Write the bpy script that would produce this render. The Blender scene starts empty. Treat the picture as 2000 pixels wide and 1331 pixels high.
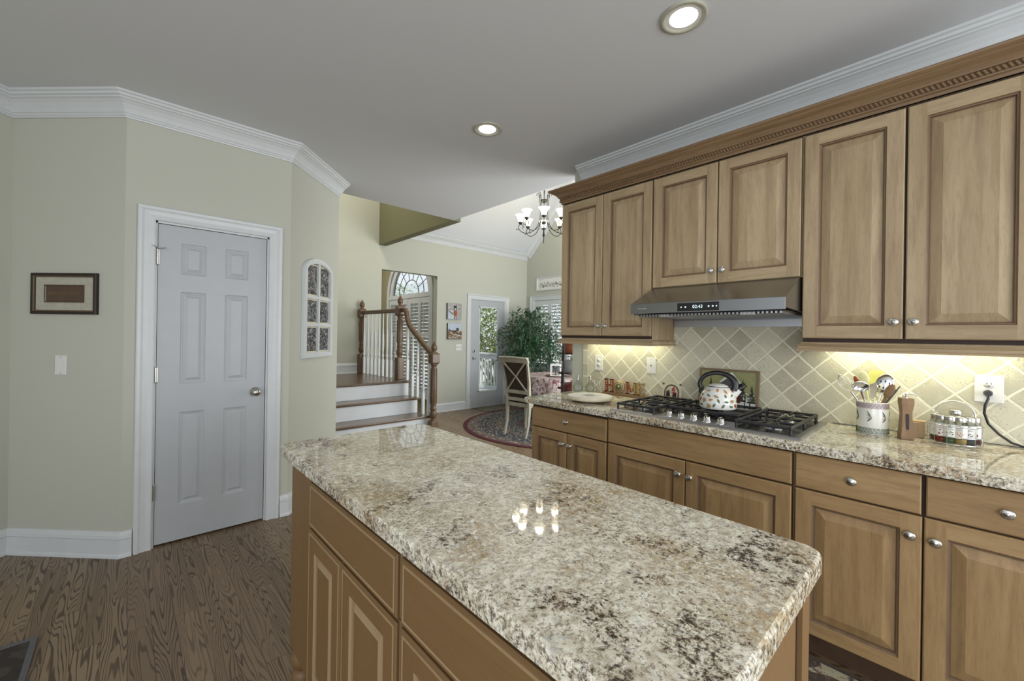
import bpy, math, random
from mathutils import Matrix, Vector
random.seed(7)
C = bpy.context.scene.collection
PI = math.pi
# ------------------------------------------------------------------ camera, world, light, exposure
F_PX = 808.3; YAW = 0.7468; ROLL = 0.015; CX = 996.5; CY = 656.8
cam_d = bpy.data.cameras.new('camera'); cam_d.sensor_width = 36.0; cam_d.sensor_fit = 'HORIZONTAL'
cam_d.lens = F_PX * 36.0 / 2000.0; cam_d.clip_start = 0.02; cam_d.clip_end = 200
cam_d.shift_x = (1000 - CX) / 2000.0; cam_d.shift_y = (CY - 665.5) / 2000.0
cam = bpy.data.objects.new('camera', cam_d); C.objects.link(cam)
fw = Vector((math.sin(YAW), math.cos(YAW), 0)); rt = Vector((math.cos(YAW), -math.sin(YAW), 0)); up = Vector((0, 0, 1))
r2 = rt * math.cos(ROLL) + up * math.sin(ROLL); u2 = up * math.cos(ROLL) - rt * math.sin(ROLL)
M = Matrix((r2, u2, -fw)).transposed().to_4x4(); M.translation = Vector((-0.0148, -0.001, 1.3505))
cam.matrix_world = M
bpy.context.scene.camera = cam
sc = bpy.context.scene
sc.view_settings.view_transform = 'Standard'; sc.view_settings.look = 'None'
sc.view_settings.gamma = 1.0; sc.view_settings.use_curve_mapping = False
sc.view_settings.exposure = 0.12
world = bpy.data.worlds.new('world'); sc.world = world; world.use_nodes = True
wn = world.node_tree.nodes; wl = world.node_tree.links
bg = wn['Background']; bg.inputs[0].default_value = (0.90, 0.95, 1.0, 1); bg.inputs[1].default_value = 1.0
def area(name, loc, target, sx, sy, power, col=(1, 1, 1), spread=180):
    l = bpy.data.lights.new(name, 'AREA'); l.shape = 'RECTANGLE'; l.size = sx; l.size_y = sy
    l.energy = power; l.color = col; l.spread = math.radians(spread)
    o = bpy.data.objects.new(name, l); C.objects.link(o); o.location = loc
    d = Vector(target) - Vector(loc)
    if d.x or d.y: o.rotation_euler = d.to_track_quat('-Z', 'Y').to_euler()
    return o
# area lamps behind the camera: unseen kitchen window daylight, plus added fill at left
area('kitchen_window_light', (1.5, -2.8, 1.5), (0.5, 3.0, 1.3), 2.2, 1.7, 75, (0.96, 0.98, 1.0))
area('left_fill_light', (-2.6, -1.2, 1.5), (2.7, 0.6, 1.2), 2.0, 1.6, 45, (0.96, 0.98, 1.0))
# unseen fill lamps added to brighten the dining side, foyer and stair hall
area('dining_fill_light', (4.6, 1.5, 1.6), (4.6, 6.0, 1.8), 2.4, 1.8, 100, (0.97, 0.99, 1.0))
area('foyer_fill_light', (2.7, 7.6, 3.2), (2.8, 7.6, 0.0), 1.0, 1.0, 30, (1.0, 0.96, 0.88))
area('stair_hall_fill_light', (1.9, 5.2, 4.6), (2.1, 5.3, 0.0), 0.9, 0.9, 40, (1.0, 0.97, 0.88))
sun_d = bpy.data.lights.new('sun', 'SUN'); sun_d.energy = 3.2; sun_d.angle = 0.02; sun_d.color = (1, 0.97, 0.9)
sun = bpy.data.objects.new('sun', sun_d); C.objects.link(sun); sun.rotation_euler = Vector((0.42, 0.26, -0.87)).to_track_quat('-Z', 'Y').to_euler()
# under-cabinet strips
area('under_cabinet_light_left', (2.655, 1.69, 1.333), (2.655, 1.69, 0.9), 0.05, 0.60, 1.25, (1.0, 0.97, 0.66))
area('under_cabinet_light_right', (2.655, 0.14, 1.333), (2.655, 0.14, 0.9), 0.05, 0.62, 1.7, (1.0, 0.98, 0.68))

# ------------------------------------------------------------------ material helpers
class NT:
    def __init__(s, name):
        s.m = bpy.data.materials.new(name); s.m.use_nodes = True
        s.n = s.m.node_tree.nodes; s.l = s.m.node_tree.links
        s.b = s.n['Principled BSDF']
    def a(s, t, ins=None, **kw):
        nd = s.n.new(t)
        for k, v in kw.items(): setattr(nd, k, v)
        for k, v in (ins or {}).items(): s.set(nd, k, v)
        return nd
    def set(s, nd, k, v):
        i = nd.inputs[k]
        if isinstance(v, bpy.types.NodeSocket): s.l.new(v, i)
        elif isinstance(v, bpy.types.Node): s.l.new(v.outputs[0], i)
        else: i.default_value = v
    def math(s, op, a, b=None, c=None):
        n = s.a('ShaderNodeMath', {0: a}, operation=op)
        if b is not None: s.set(n, 1, b)
        if c is not None: s.set(n, 2, c)
        return n.outputs[0]
    def mix(s, f, a, b, mode='MIX'):
        n = s.a('ShaderNodeMix', data_type='RGBA', blend_type=mode)
        for idx, v in ((0, f), (6, a), (7, b)):
            s.set(n, idx, v if not isinstance(v, tuple) or len(v) == 4 else v + (1,))
        return n.outputs[2]
    def ramp(s, f, stops, interp='LINEAR'):
        n = s.a('ShaderNodeValToRGB'); s.set(n, 0, f); e = n.color_ramp; e.interpolation = interp
        while len(e.elements) < len(stops): e.elements.new(0.5)
        for el, (p, c) in zip(e.elements, stops):
            el.position = p; el.color = (c, c, c, 1) if not isinstance(c, tuple) else c + (1,)
        return n.outputs[0]
    def noise(s, vec, scale, detail=3, rough=0.5, w=None, dist=0.0):
        n = s.a('ShaderNodeTexNoise', {'Scale': scale, 'Detail': detail, 'Roughness': rough, 'Distortion': dist})
        if vec is not None: s.set(n, 'Vector', vec)
        return n.outputs[0]
    def coord(s, which='Object', scale=(1, 1, 1), rot=(0, 0, 0), loc=(0, 0, 0)):
        tc = s.a('ShaderNodeTexCoord'); mp = s.a('ShaderNodeMapping', {0: tc.outputs[which]})
        mp.inputs['Scale'].default_value = scale; mp.inputs['Rotation'].default_value = rot; mp.inputs['Location'].default_value = loc
        return mp.outputs[0]
    def p(s, **kw):
        names = {'col': 'Base Color', 'rough': 'Roughness', 'metal': 'Metallic', 'spec': 'Specular IOR Level', 'normal': 'Normal',
                 'emit': 'Emission Color', 'estr': 'Emission Strength', 'trans': 'Transmission Weight', 'ior': 'IOR', 'coat': 'Coat Weight', 'alpha': 'Alpha', 'crough': 'Coat Roughness'}
        for k, v in kw.items():
            if isinstance(v, tuple) and len(v) == 3: v = v + (1,)
            s.set(s.b, names[k], v)
        return s.m
    def bump(s, h, strength=0.2, dist=0.002):
        n = s.a('ShaderNodeBump', {'Strength': strength, 'Distance': dist, 'Height': h}); return n.outputs[0]
def plain(name, col, rough=0.5, metal=0.0, var=0.05, scale=30, bump=0.0, **kw):
    t = NT(name); v = t.coord()
    nz = t.noise(v, scale, 3)
    c = t.mix(t.ramp(nz, [(0.3, 0.0), (0.7, 1.0)]), tuple(x * (1 - var) for x in col), tuple(min(1, x * (1 + var)) for x in col))
    t.p(col=c, rough=rough, metal=metal, **kw)
    if bump: t.p(normal=t.bump(nz, bump, 0.001))
    return t.m
MAT = {}
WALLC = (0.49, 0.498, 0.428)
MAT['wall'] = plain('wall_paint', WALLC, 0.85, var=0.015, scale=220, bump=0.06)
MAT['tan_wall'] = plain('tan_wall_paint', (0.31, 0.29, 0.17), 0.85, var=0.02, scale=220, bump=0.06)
MAT['bulkhead'] = plain('bulkhead_paint', (0.175, 0.17, 0.095), 0.85, var=0.02, scale=220, bump=0.06)  # foyer's tan paint again, darkened to put the bulkhead's shade into it
MAT['ceiling'] = plain('ceiling_paint', (0.63, 0.645, 0.665), 0.9, var=0.015, scale=260, bump=0.08)
MAT['vault'] = plain('vault_paint', (0.60, 0.62, 0.64), 0.9, var=0.015, scale=260, bump=0.05)
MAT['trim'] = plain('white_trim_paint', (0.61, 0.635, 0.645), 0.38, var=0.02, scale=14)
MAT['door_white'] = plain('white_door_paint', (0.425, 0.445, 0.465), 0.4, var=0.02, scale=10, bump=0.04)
MAT['plate'] = plain('white_plastic', (0.72, 0.72, 0.70), 0.35, var=0.01)
MAT['steel'] = None
def steel(name, col, rough, axis):
    t = NT(name); sc_ = [6, 6, 6]; sc_[axis] = 0.4
    v = t.coord(scale=tuple(x * 40 for x in sc_))
    nz = t.noise(v, 6, 3)
    t.p(col=t.mix(nz, tuple(x * .9 for x in col), col), metal=1.0, rough=t.math('MULTIPLY_ADD', nz, 0.12, rough))
    return t.m
MAT['steel'] = steel('brushed_stainless', (0.52, 0.53, 0.56), 0.28, 1); MAT['hood_steel'] = steel('dark_brushed_stainless', (0.33, 0.34, 0.35), 0.24, 1)
MAT['chrome'] = plain('polished_chrome', (0.75, 0.75, 0.76), 0.12, 1.0, var=0.02)
MAT['nickel'] = plain('satin_nickel', (0.55, 0.54, 0.51), 0.25, 1.0, var=0.03)
MAT['black'] = plain('black_plastic', (0.012, 0.012, 0.013), 0.3, var=0.1)
MAT['iron'] = plain('cast_iron', (0.02, 0.02, 0.022), 0.42, var=0.15, scale=80, bump=0.1)
MAT['dark_iron'] = plain('wrought_iron', (0.035, 0.032, 0.03), 0.5, 0.6, var=0.2)
MAT['cooktop_glass'] = plain('black_cooktop_enamel', (0.015, 0.015, 0.017), 0.16, var=0.05)
MAT['white_enamel'] = plain('white_enamel', (0.78, 0.78, 0.74), 0.12, var=0.01)
MAT['gap'] = plain('dark_gap_shade', (0.035, 0.018, 0.012), 0.7)  # dark brown that paints shade into the gaps between doors and drawers

def wood(name, ca, cb, cdark, axis, rough=0.42, sc=1.0, streak=0.5, coat=0.0):
    t = NT(name)
    oi = t.a('ShaderNodeObjectInfo')
    s = [1, 1, 1]; s[axis] = 0.09
    tc = t.a('ShaderNodeTexCoord')
    off = t.a('ShaderNodeVectorMath', {0: tc.outputs['Object']}, operation='ADD')
    rnd = t.math('MULTIPLY', oi.outputs['Random'], 17.0)
    cmb = t.a('ShaderNodeCombineXYZ', {0: rnd, 1: rnd, 2: rnd}); t.set(off, 1, cmb.outputs[0])
    mp = t.a('ShaderNodeMapping', {0: off.outputs[0]}); mp.inputs['Scale'].default_value = tuple(x * sc for x in s)
    v = mp.outputs[0]
    big = t.noise(v, 7, 3, 0.55, dist=0.6)
    mid = t.noise(v, 38, 4, 0.6, dist=0.3)
    fine = t.noise(v, 260, 2, 0.6)
    c = t.mix(t.ramp(big, [(0.3, 0.0), (0.72, 1.0)]), ca, cb)
    c = t.mix(t.math('MULTIPLY', t.ramp(mid, [(0.45, 0.0), (0.75, 1.0)]), streak), c, cdark)
    c = t.mix(t.math('MULTIPLY', t.ramp(fine, [(0.5, 0.0), (0.8, 1.0)]), 0.35), c, cdark)
    t.p(col=c, rough=t.math('MULTIPLY_ADD', fine, 0.15, rough), coat=coat, crough=0.25, normal=t.bump(fine, 0.06, 0.0006))
    return t.m
MA, MB_, MD = (0.46, 0.36, 0.22), (0.33, 0.235, 0.13), (0.17, 0.11, 0.058)
MAT['maple_v'] = wood('maple_vertical_grain', MA, MB_, MD, 2)
MAT['maple_h'] = wood('maple_horizontal_grain', MA, MB_, MD, 1)
BA, BB, BD = (0.43, 0.285, 0.135), (0.315, 0.195, 0.083), (0.16, 0.088, 0.036)
MAT['base_v'] = wood('base_maple_vertical_grain', BA, BB, BD, 2)
MAT['base_h'] = wood('base_maple_horizontal_grain', BA, BB, BD, 1)
MAT['glaze'] = wood('glazed_bevel_wood', (0.20, 0.13, 0.075), (0.16, 0.095, 0.05), (0.09, 0.05, 0.025), 2)
MAT['crown_wood'] = wood('crown_wood', (0.24, 0.155, 0.08), (0.18, 0.108, 0.052), (0.09, 0.05, 0.023), 1)
MAT['island_v'] = wood('island_wood_vertical', (0.21, 0.122, 0.049), (0.188, 0.107, 0.041), (0.145, 0.078, 0.029), 2, streak=0.25)
MAT['island_h'] = wood('island_wood_horizontal', (0.21, 0.122, 0.049), (0.188, 0.107, 0.041), (0.145, 0.078, 0.029), 1, streak=0.25)
MAT['island_edge'] = wood('island_lit_edge_wood', (0.37, 0.262, 0.145), (0.33, 0.225, 0.12), (0.27, 0.175, 0.09), 2, streak=0.25)  # paler wood puts light falling on lips and bevels into the colour
MAT['newel'] = wood('dark_stained_newel_wood', (0.155, 0.090, 0.045), (0.105, 0.058, 0.028), (0.045, 0.022, 0.011), 2, rough=0.28, sc=2)
MAT['tread'] = wood('dark_stair_tread_wood', (0.15, 0.095, 0.055), (0.10, 0.060, 0.033), (0.045, 0.026, 0.014), 0, rough=0.22, sc=1.5, coat=0.3)
MAT['light_wood'] = wood('light_wood', (0.50, 0.37, 0.22), (0.42, 0.29, 0.16), (0.3, 0.19, 0.1), 2, sc=3)
MAT['mill_wood'] = wood('walnut_mill_wood', (0.30, 0.19, 0.10), (0.24, 0.14, 0.07), (0.14, 0.075, 0.035), 2, sc=4)
MAT['ledge_wood'] = wood('brown_ledge_wood', (0.27, 0.17, 0.09), (0.22, 0.13, 0.07), (0.13, 0.07, 0.035), 1, sc=3)

def granite(name, edge=False):
    t = NT(name); v = t.coord(scale=(1, 1, 1))
    dn = t.a('ShaderNodeTexNoise', {'Vector': v, 'Scale': 30.0, 'Detail': 4.0})
    sc3 = t.a('ShaderNodeVectorMath', {0: dn.outputs['Color']}, operation='SCALE'); sc3.inputs['Scale'].default_value = 0.02
    v2 = t.a('ShaderNodeVectorMath', {0: v, 1: sc3.outputs[0]}, operation='ADD').outputs[0]
    n1 = t.noise(v2, 42, 5, 0.7)
    c = t.mix(t.ramp(n1, [(0.36, 0.0), (0.60, 1.0)]), (0.58, 0.52, 0.39), (0.95, 0.93, 0.80))
    # golden-brown clouds
    n2 = t.noise(v, 3.1, 4, 0.65, dist=0.8); n2f = t.noise(v2, 75, 5, 0.7)
    gold = t.math('MULTIPLY', t.ramp(n2, [(0.43, 0.0), (0.60, 1.0)]), t.ramp(n2f, [(0.42, 0.0), (0.55, 1.0)]))
    c = t.mix(t.math('MULTIPLY', gold, 0.8), c, (0.42, 0.29, 0.13))
    # blue-grey translucent patches
    n3 = t.noise(v2, 55, 5, 0.72); c = t.mix(t.math('MULTIPLY', t.ramp(n3, [(0.55, 0.0), (0.64, 1.0)]), 0.5), c, (0.36, 0.37, 0.39))
    # fine warm speckle everywhere
    n5 = t.noise(v2, 135, 5, 0.8); c = t.mix(t.math('MULTIPLY', t.ramp(n5, [(0.52, 0.0), (0.585, 1.0)]), 0.8), c, (0.25, 0.19, 0.12))
    # dark brown clusters following slow veins
    n4 = t.noise(v, 4.2, 4, 0.6, dist=1.6); n4f = t.noise(v2, 95, 5, 0.75)
    th = t.math('ADD', n4f, t.math('MULTIPLY', t.math('SUBTRACT', n4, 0.5), 0.75))
    c = t.mix(t.math('MULTIPLY', t.ramp(th, [(0.555, 0.0), (0.63, 1.0)]), 0.75), c, (0.16, 0.11, 0.065))
    c = t.mix(t.math('MULTIPLY', t.ramp(th, [(0.62, 0.0), (0.69, 1.0)]), 0.9), c, (0.035, 0.026, 0.020))
    if edge:
        n6 = t.noise(v2, 85, 4, 0.7)
        c = t.mix(t.math('MULTIPLY', t.ramp(n6, [(0.50, 0.0), (0.60, 1.0)]), 0.8), c, (0.06, 0.045, 0.033))
        t.p(col=c, rough=0.22, normal=t.bump(n6, 0.25, 0.002))
    else: t.p(col=c, rough=0.035, spec=0.5)
    return t.m
MAT['granite'] = granite('granite'); MAT['granite_edge'] = granite('granite_edge', True)

def floor_mat():
    t = NT('oak_floor'); tc = t.a('ShaderNodeTexCoord')
    sx = t.a('ShaderNodeSeparateXYZ', {0: tc.outputs['Object']})
    uv = t.a('ShaderNodeCombineXYZ', {0: sx.outputs[1], 1: sx.outputs[0], 2: 0.0})
    br = t.a('ShaderNodeTexBrick', {'Vector': uv.outputs[0], 'Color1': (0, 0, 0, 1), 'Color2': (1, 1, 1, 1), 'Mortar': (0.5, 0.5, 0.5, 1), 'Scale': 1.0, 'Mortar Size': 0.0009, 'Brick Width': 0.95, 'Row Height': 0.083, 'Bias': 0.0}, offset=0.37, squash=1.0)
    rnd = t.a('ShaderNodeSeparateColor', {0: br.outputs['Color']}).outputs[0]
    gx = t.math('MULTIPLY', sx.outputs[0], 10.0); gy = t.math('MULTIPLY', sx.outputs[1], 0.8)
    gv = t.a('ShaderNodeCombineXYZ', {0: gx, 1: gy, 2: t.math('MULTIPLY', rnd, 61.0)}).outputs[0]
    n = t.noise(gv, 1.0, 2.4, 0.42, dist=0.18)
    rings = t.math('SINE', t.math('MULTIPLY', n, 185.0))
    line = t.ramp(rings, [(0.35, 0.0), (0.85, 1.0)])
    line2 = t.math('MULTIPLY', line, t.ramp(t.noise(gv, 0.8, 2), [(0.3, 0.45), (0.6, 1.0)]))
    gv2 = t.a('ShaderNodeCombineXYZ', {0: t.math('MULTIPLY', sx.outputs[0], 260.0), 1: t.math('MULTIPLY', sx.outputs[1], 12.0), 2: rnd}).outputs[0]
    fine = t.noise(gv2, 1.0, 3, 0.6)
    base = t.mix(rnd, (0.20, 0.138, 0.082), (0.295, 0.213, 0.133))
    base = t.mix(t.math('MULTIPLY', fine, 0.5), base, (0.16, 0.10, 0.055))
    c = t.mix(t.math('MULTIPLY', line2, 0.9), base, (0.062, 0.036, 0.022))
    c = t.mix(br.outputs['Fac'], c, (0.02, 0.013, 0.01))
    t.p(col=c, rough=t.math('MULTIPLY_ADD', line, 0.12, 0.33), normal=t.bump(line, -0.12, 0.001)); return t.m
MAT['floor'] = floor_mat()

def tile_mat(name, rot, size, uoff, voff):
    t = NT(name); tc = t.a('ShaderNodeTexCoord')
    sx = t.a('ShaderNodeSeparateXYZ', {0: tc.outputs['Object']})
    yy = t.math('SUBTRACT', sx.outputs[1], uoff); zz = t.math('SUBTRACT', sx.outputs[2], voff)
    if rot:
        u = t.math('MULTIPLY', t.math('ADD', yy, zz), 0.70711); v = t.math('MULTIPLY', t.math('SUBTRACT', zz, yy), 0.70711)
    else: u, v = yy, zz
    uv0 = t.a('ShaderNodeCombineXYZ', {0: u, 1: v, 2: 0.0}).outputs[0]
    dn = t.a('ShaderNodeTexNoise', {'Vector': uv0, 'Scale': 45.0, 'Detail': 3.0})
    dsub = t.a('ShaderNodeVectorMath', {0: dn.outputs['Color'], 1: (0.5, 0.5, 0.5)}, operation='SUBTRACT')
    dsc = t.a('ShaderNodeVectorMath', {0: dsub.outputs[0]}, operation='SCALE'); dsc.inputs['Scale'].default_value = 0.006
    uvd = t.a('ShaderNodeVectorMath', {0: uv0, 1: dsc.outputs[0]}, operation='ADD').outputs[0]
    br = t.a('ShaderNodeTexBrick', {'Vector': uvd, 'Color1': (0, 0, 0, 1), 'Color2': (1, 1, 1, 1), 'Mortar': (0.5, 0.5, 0.5, 1), 'Scale': 1.0, 'Mortar Size': 0.0055, 'Mortar Smooth': 0.35, 'Brick Width': size, 'Row Height': size, 'Bias': 0.0}, offset=0.0, squash=1.0)
    rnd = t.a('ShaderNodeSeparateColor', {0: br.outputs['Color']}).outputs[0]
    vec = t.a('ShaderNodeCombineXYZ', {0: u, 1: v, 2: t.math('MULTIPLY', rnd, 13.0)}).outputs[0]
    cl = t.noise(vec, 16, 4, 0.6); pit = t.noise(vec, 170, 4, 0.7)
    c = t.mix(rnd, (0.43, 0.405, 0.305), (0.66, 0.63, 0.49))
    c = t.mix(t.math('MULTIPLY', t.ramp(cl, [(0.4, 0.0), (0.7, 1.0)]), 0.5), c, (0.70, 0.665, 0.52))
    pm = t.math('MULTIPLY', t.ramp(pit, [(0.55, 0.0), (0.60, 1.0)]), t.ramp(cl, [(0.42, 0.0), (0.55, 1.0)]))
    c = t.mix(t.math('MULTIPLY', pm, 0.55), c, (0.24, 0.205, 0.15))
    c = t.mix(br.outputs['Fac'], c, (0.80, 0.77, 0.62))
    h = t.math('SUBTRACT', t.math('SUBTRACT', 1.0, br.outputs['Fac']), t.math('MULTIPLY', pm, 0.3))
    t.p(col=c, rough=0.55, normal=t.bump(h, 0.55, 0.003)); return t.m
MAT['tile'] = tile_mat('travertine_diamond_tile', True, 0.1057, 1.0485, 1.419)
MAT['tile_strip'] = tile_mat('travertine_border_tile', False, 0.105, 2.029, 0.93)

def glass(name, col=(1, 1, 1), rough=0.0):
    t = NT(name); t.n.remove(t.b)
    g = t.a('ShaderNodeBsdfGlass', {'Color': col + (1,), 'Roughness': rough, 'IOR': 1.45})
    tr = t.a('ShaderNodeBsdfTransparent', {'Color': tuple(.96 * x for x in col) + (1,)})
    mx = t.a('ShaderNodeMixShader', {0: 0.55, 1: g.outputs[0], 2: tr.outputs[0]})
    t.l.new(mx.outputs[0], t.n['Material Output'].inputs[0]); return t.m
def pane(name):
    t = NT(name); t.n.remove(t.b)
    g = t.a('ShaderNodeBsdfGlossy', {'Color': (1, 1, 1, 1), 'Roughness': 0.02})
    tr = t.a('ShaderNodeBsdfTransparent', {'Color': (0.95, 0.97, 0.97, 1)})
    mx = t.a('ShaderNodeMixShader', {0: 0.05, 1: tr.outputs[0], 2: g.outputs[0]})
    t.l.new(mx.outputs[0], t.n['Material Output'].inputs[0]); return t.m
MAT['glass'] = glass('clear_glass', (0.88, 0.91, 0.89)); MAT['pane'] = pane('window_glass')
def emis(name, col, st):
    t = NT(name); t.p(col=col, emit=col, estr=st, rough=0.4); return t.m
MAT['lamp'] = emis('lamp_glow', (1.0, 0.99, 0.95), 7.0)
MAT['shade_glow'] = emis('frosted_glass_shade_glow', (1.0, 0.93, 0.74), 1.25)
MAT['display'] = emis('display_glow', (0.75, 0.9, 1.0), 0.7)
for nm, col, ro in (('red', (0.32, 0.035, 0.018), 0.3), ('rust', (0.27, 0.075, 0.03), 0.4), ('gold', (0.38, 0.25, 0.09), 0.4), ('green', (0.09, 0.14, 0.05), 0.5),
                    ('olive', (0.30, 0.30, 0.13), 0.5), ('cream', (0.62, 0.57, 0.43), 0.5), ('brown', (0.13, 0.07, 0.04), 0.5), ('darkred', (0.12, 0.02, 0.018), 0.35),
                    ('grey', (0.32, 0.32, 0.32), 0.4), ('dkgrey', (0.10, 0.10, 0.11), 0.4), ('white', (0.75, 0.75, 0.72), 0.5), ('pink', (0.42, 0.30, 0.33), 0.5), ('navy', (0.04, 0.05, 0.12), 0.5),
                    ('purple', (0.20, 0.14, 0.30), 0.6), ('orange', (0.55, 0.25, 0.05), 0.4), ('yellow', (0.72, 0.70, 0.22), 0.35), ('paleyellow', (0.80, 0.78, 0.45), 0.4), ('skyblue', (0.45, 0.50, 0.58), 0.6),
                    ('pine', (0.03, 0.05, 0.03), 0.6), ('frame_brown', (0.22, 0.155, 0.09), 0.5), ('dark_frame', (0.022, 0.012, 0.008), 0.55), ('bronze', (0.16, 0.105, 0.05), 0.35), ('mat_board', (0.42, 0.41, 0.33), 0.8),
                    ('sepia', (0.09, 0.055, 0.035), 0.3), ('ink', (0.015, 0.013, 0.012), 0.5), ('leather', (0.06, 0.045, 0.03), 0.4), ('spice_gold', (0.50, 0.33, 0.10), 0.6)):
    MAT[nm] = plain(nm + '_paint', col, ro, var=0.08)
def bw_photo():
    t = NT('black_and_white_photo_print'); v = t.coord(scale=(1, 1, 1.3)); a = t.noise(v, 26, 5, .75, dist=1.5); b = t.noise(v, 70, 4, .8)
    c = t.ramp(t.math('ADD', a, t.math('MULTIPLY', b, .35)), [(.58, .02), (.68, .08), (.76, .30), (.86, .6)]); t.p(col=c, rough=.25); return t.m
MAT['bw_photo'] = bw_photo()
MAT['chair_paint'] = plain('antique_cream_chair_paint', (0.33, 0.32, 0.25), 0.45, var=0.12, scale=12)
# ------------------------------------------------------------------ mesh builder
class MB:
    def __init__(s): s.v = []; s.f = []; s.mi = []; s.sm = []; s.cur = 0
    def m(s, i): s.cur = i; return s
    def add(s, vs, fs, smooth=False, xf=None):
        o = len(s.v)
        if xf is not None: vs = [xf @ Vector(p) for p in vs]
        s.v += [tuple(p) for p in vs]
        for f in fs: s.f.append(tuple(i + o for i in f)); s.mi.append(s.cur); s.sm.append(smooth)
        return s
    def box(s, x0, x1, y0, y1, z0, z1, xf=None):
        x0, x1 = sorted((x0, x1)); y0, y1 = sorted((y0, y1)); z0, z1 = sorted((z0, z1))
        vs = [(x, y, z) for x in (x0, x1) for y in (y0, y1) for z in (z0, z1)]
        return s.add(vs, [(0, 1, 3, 2), (4, 6, 7, 5), (0, 4, 5, 1), (2, 3, 7, 6), (0, 2, 6, 4), (1, 5, 7, 3)], xf=xf)
    def prism(s, poly, axis, a, b, xf=None, smooth=False):
        # poly of 2D points in the plane perpendicular to axis ('x': (y,z), 'y': (x,z), 'z': (x,y))
        def P(p, t): return {'x': (t, p[0], p[1]), 'y': (p[0], t, p[1]), 'z': (p[0], p[1], t)}[axis]
        n = len(poly); ar = sum(poly[i][0] * poly[(i + 1) % n][1] - poly[(i + 1) % n][0] * poly[i][1] for i in range(n))
        if (ar < 0) != (axis == 'y'): poly = poly[::-1]
        lo, hi = min(a, b), max(a, b)
        vs = [P(p, lo) for p in poly] + [P(p, hi) for p in poly]
        fs = [tuple(range(n))[::-1], tuple(range(n, 2 * n))]
        s.add(vs, fs, xf=xf); k = len(s.v) - 2 * n
        for i in range(n):
            j = (i + 1) % n; s.f.append((k + i, k + j, k + n + j, k + n + i)); s.mi.append(s.cur); s.sm.append(smooth)
        return s
    def tube(s, pts, r, n=8, closed=False, xf=None, cap=True):
        pts = [Vector(p) for p in pts]; N = len(pts)
        rs = r if isinstance(r, (list, tuple)) else [r] * N
        vs = []; t0 = None; nrm = None
        for i, p in enumerate(pts):
            if closed: t = pts[(i + 1) % N] - pts[i - 1]
            else: t = pts[min(i + 1, N - 1)] - pts[max(i - 1, 0)]
            t.normalize()
            if nrm is None:
                a = Vector((0, 0, 1)) if abs(t.z) < 0.9 else Vector((1, 0, 0)); nrm = t.cross(a).normalized()
            else:
                nrm = nrm - t * nrm.dot(t)
                nrm = nrm.normalized() if nrm.length > 1e-6 else t.orthogonal().normalized()
            b = t.cross(nrm)
            for k in range(n):
                a = 2 * PI * k / n; vs.append(p + (nrm * math.cos(a) + b * math.sin(a)) * rs[i])
        fs = []
        for i in range(N if closed else N - 1):
            j = (i + 1) % N
            for k in range(n): fs.append((i * n + k, i * n + (k + 1) % n, j * n + (k + 1) % n, j * n + k))
        s.add(vs, fs, True, xf)
        if cap and not closed: s.add(vs[:n], [tuple(range(n))[::-1]], False, xf); s.add(vs[-n:], [tuple(range(n))], False, xf)
        return s
    def lathe(s, prof, c=(0, 0, 0), n=24, xf=None, sx=1, sy=1, smooth=True):
        vs = []
        for (r, z) in prof:
            for k in range(n):
                a = 2 * PI * k / n; vs.append((c[0] + r * math.cos(a) * sx, c[1] + r * math.sin(a) * sy, c[2] + z))
        fs = []
        for i in range(len(prof) - 1):
            for k in range(n): fs.append((i * n + k, i * n + (k + 1) % n, (i + 1) * n + (k + 1) % n, (i + 1) * n + k))
        s.add(vs, fs, smooth, xf)
        if prof[0][0] > 1e-4: s.add(vs[:n], [tuple(range(n))[::-1]], False, xf)
        if prof[-1][0] > 1e-4: s.add(vs[-n:], [tuple(range(n))], False, xf)
        return s
    def ball(s, c, r, n=14, xf=None, sc=(1, 1, 1)):
        m = n // 2; prof = [(max(1e-5, math.sin(PI * i / m)), -math.cos(PI * i / m)) for i in range(m + 1)]
        X = Matrix.Translation(Vector(c)) @ Matrix.Diagonal((r * sc[0], r * sc[1], r * sc[2], 1))
        return s.lathe(prof, (0, 0, 0), n, (xf @ X) if xf is not None else X)
    def poly(s, pts, xf=None): return s.add(pts, [tuple(range(len(pts)))], xf=xf)
    def sweep(s, path, prof, closed_ends=True, zoff=0.0):
        # path: XY points (walk with the room on the LEFT); prof: (offset into room, z) closed polygon
        P = [Vector((p[0], p[1])) for p in path]; n = len(P); m = len(prof); vs = []
        for i in range(n):
            def nor(a, b): d = (b - a).normalized(); return Vector((-d.y, d.x))
            if i == 0: nn = nor(P[0], P[1])
            elif i == n - 1: nn = nor(P[-2], P[-1])
            else:
                a = nor(P[i - 1], P[i]); b = nor(P[i], P[i + 1]); nn = (a + b); nn = nn / (1 + a.dot(b))
            for (o, z) in prof: vs.append((P[i].x + nn.x * o, P[i].y + nn.y * o, z + zoff))
        fs = []
        for i in range(n - 1):
            for k in range(m): fs.append((i * m + k, (i + 1) * m + k, (i + 1) * m + (k + 1) % m, i * m + (k + 1) % m))
        if closed_ends: fs += [tuple(range(m)), tuple(range((n - 1) * m, n * m))[::-1]]
        return s.add(vs, fs)
    def text(s, txt, size, xf, depth=0.0):
        cu = bpy.data.curves.new('t', 'FONT'); cu.body = txt; cu.size = size; cu.extrude = depth; cu.align_x = 'CENTER'; cu.align_y = 'CENTER'
        o = bpy.data.objects.new('t', cu); C.objects.link(o)
        me = bpy.data.meshes.new_from_object(o)
        vs = [tuple(v.co) for v in me.vertices]; fs = [tuple(p.vertices) for p in me.polygons]
        s.add(vs, fs, False, xf)
        bpy.data.objects.remove(o); bpy.data.curves.remove(cu); bpy.data.meshes.remove(me)
        return s
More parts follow.
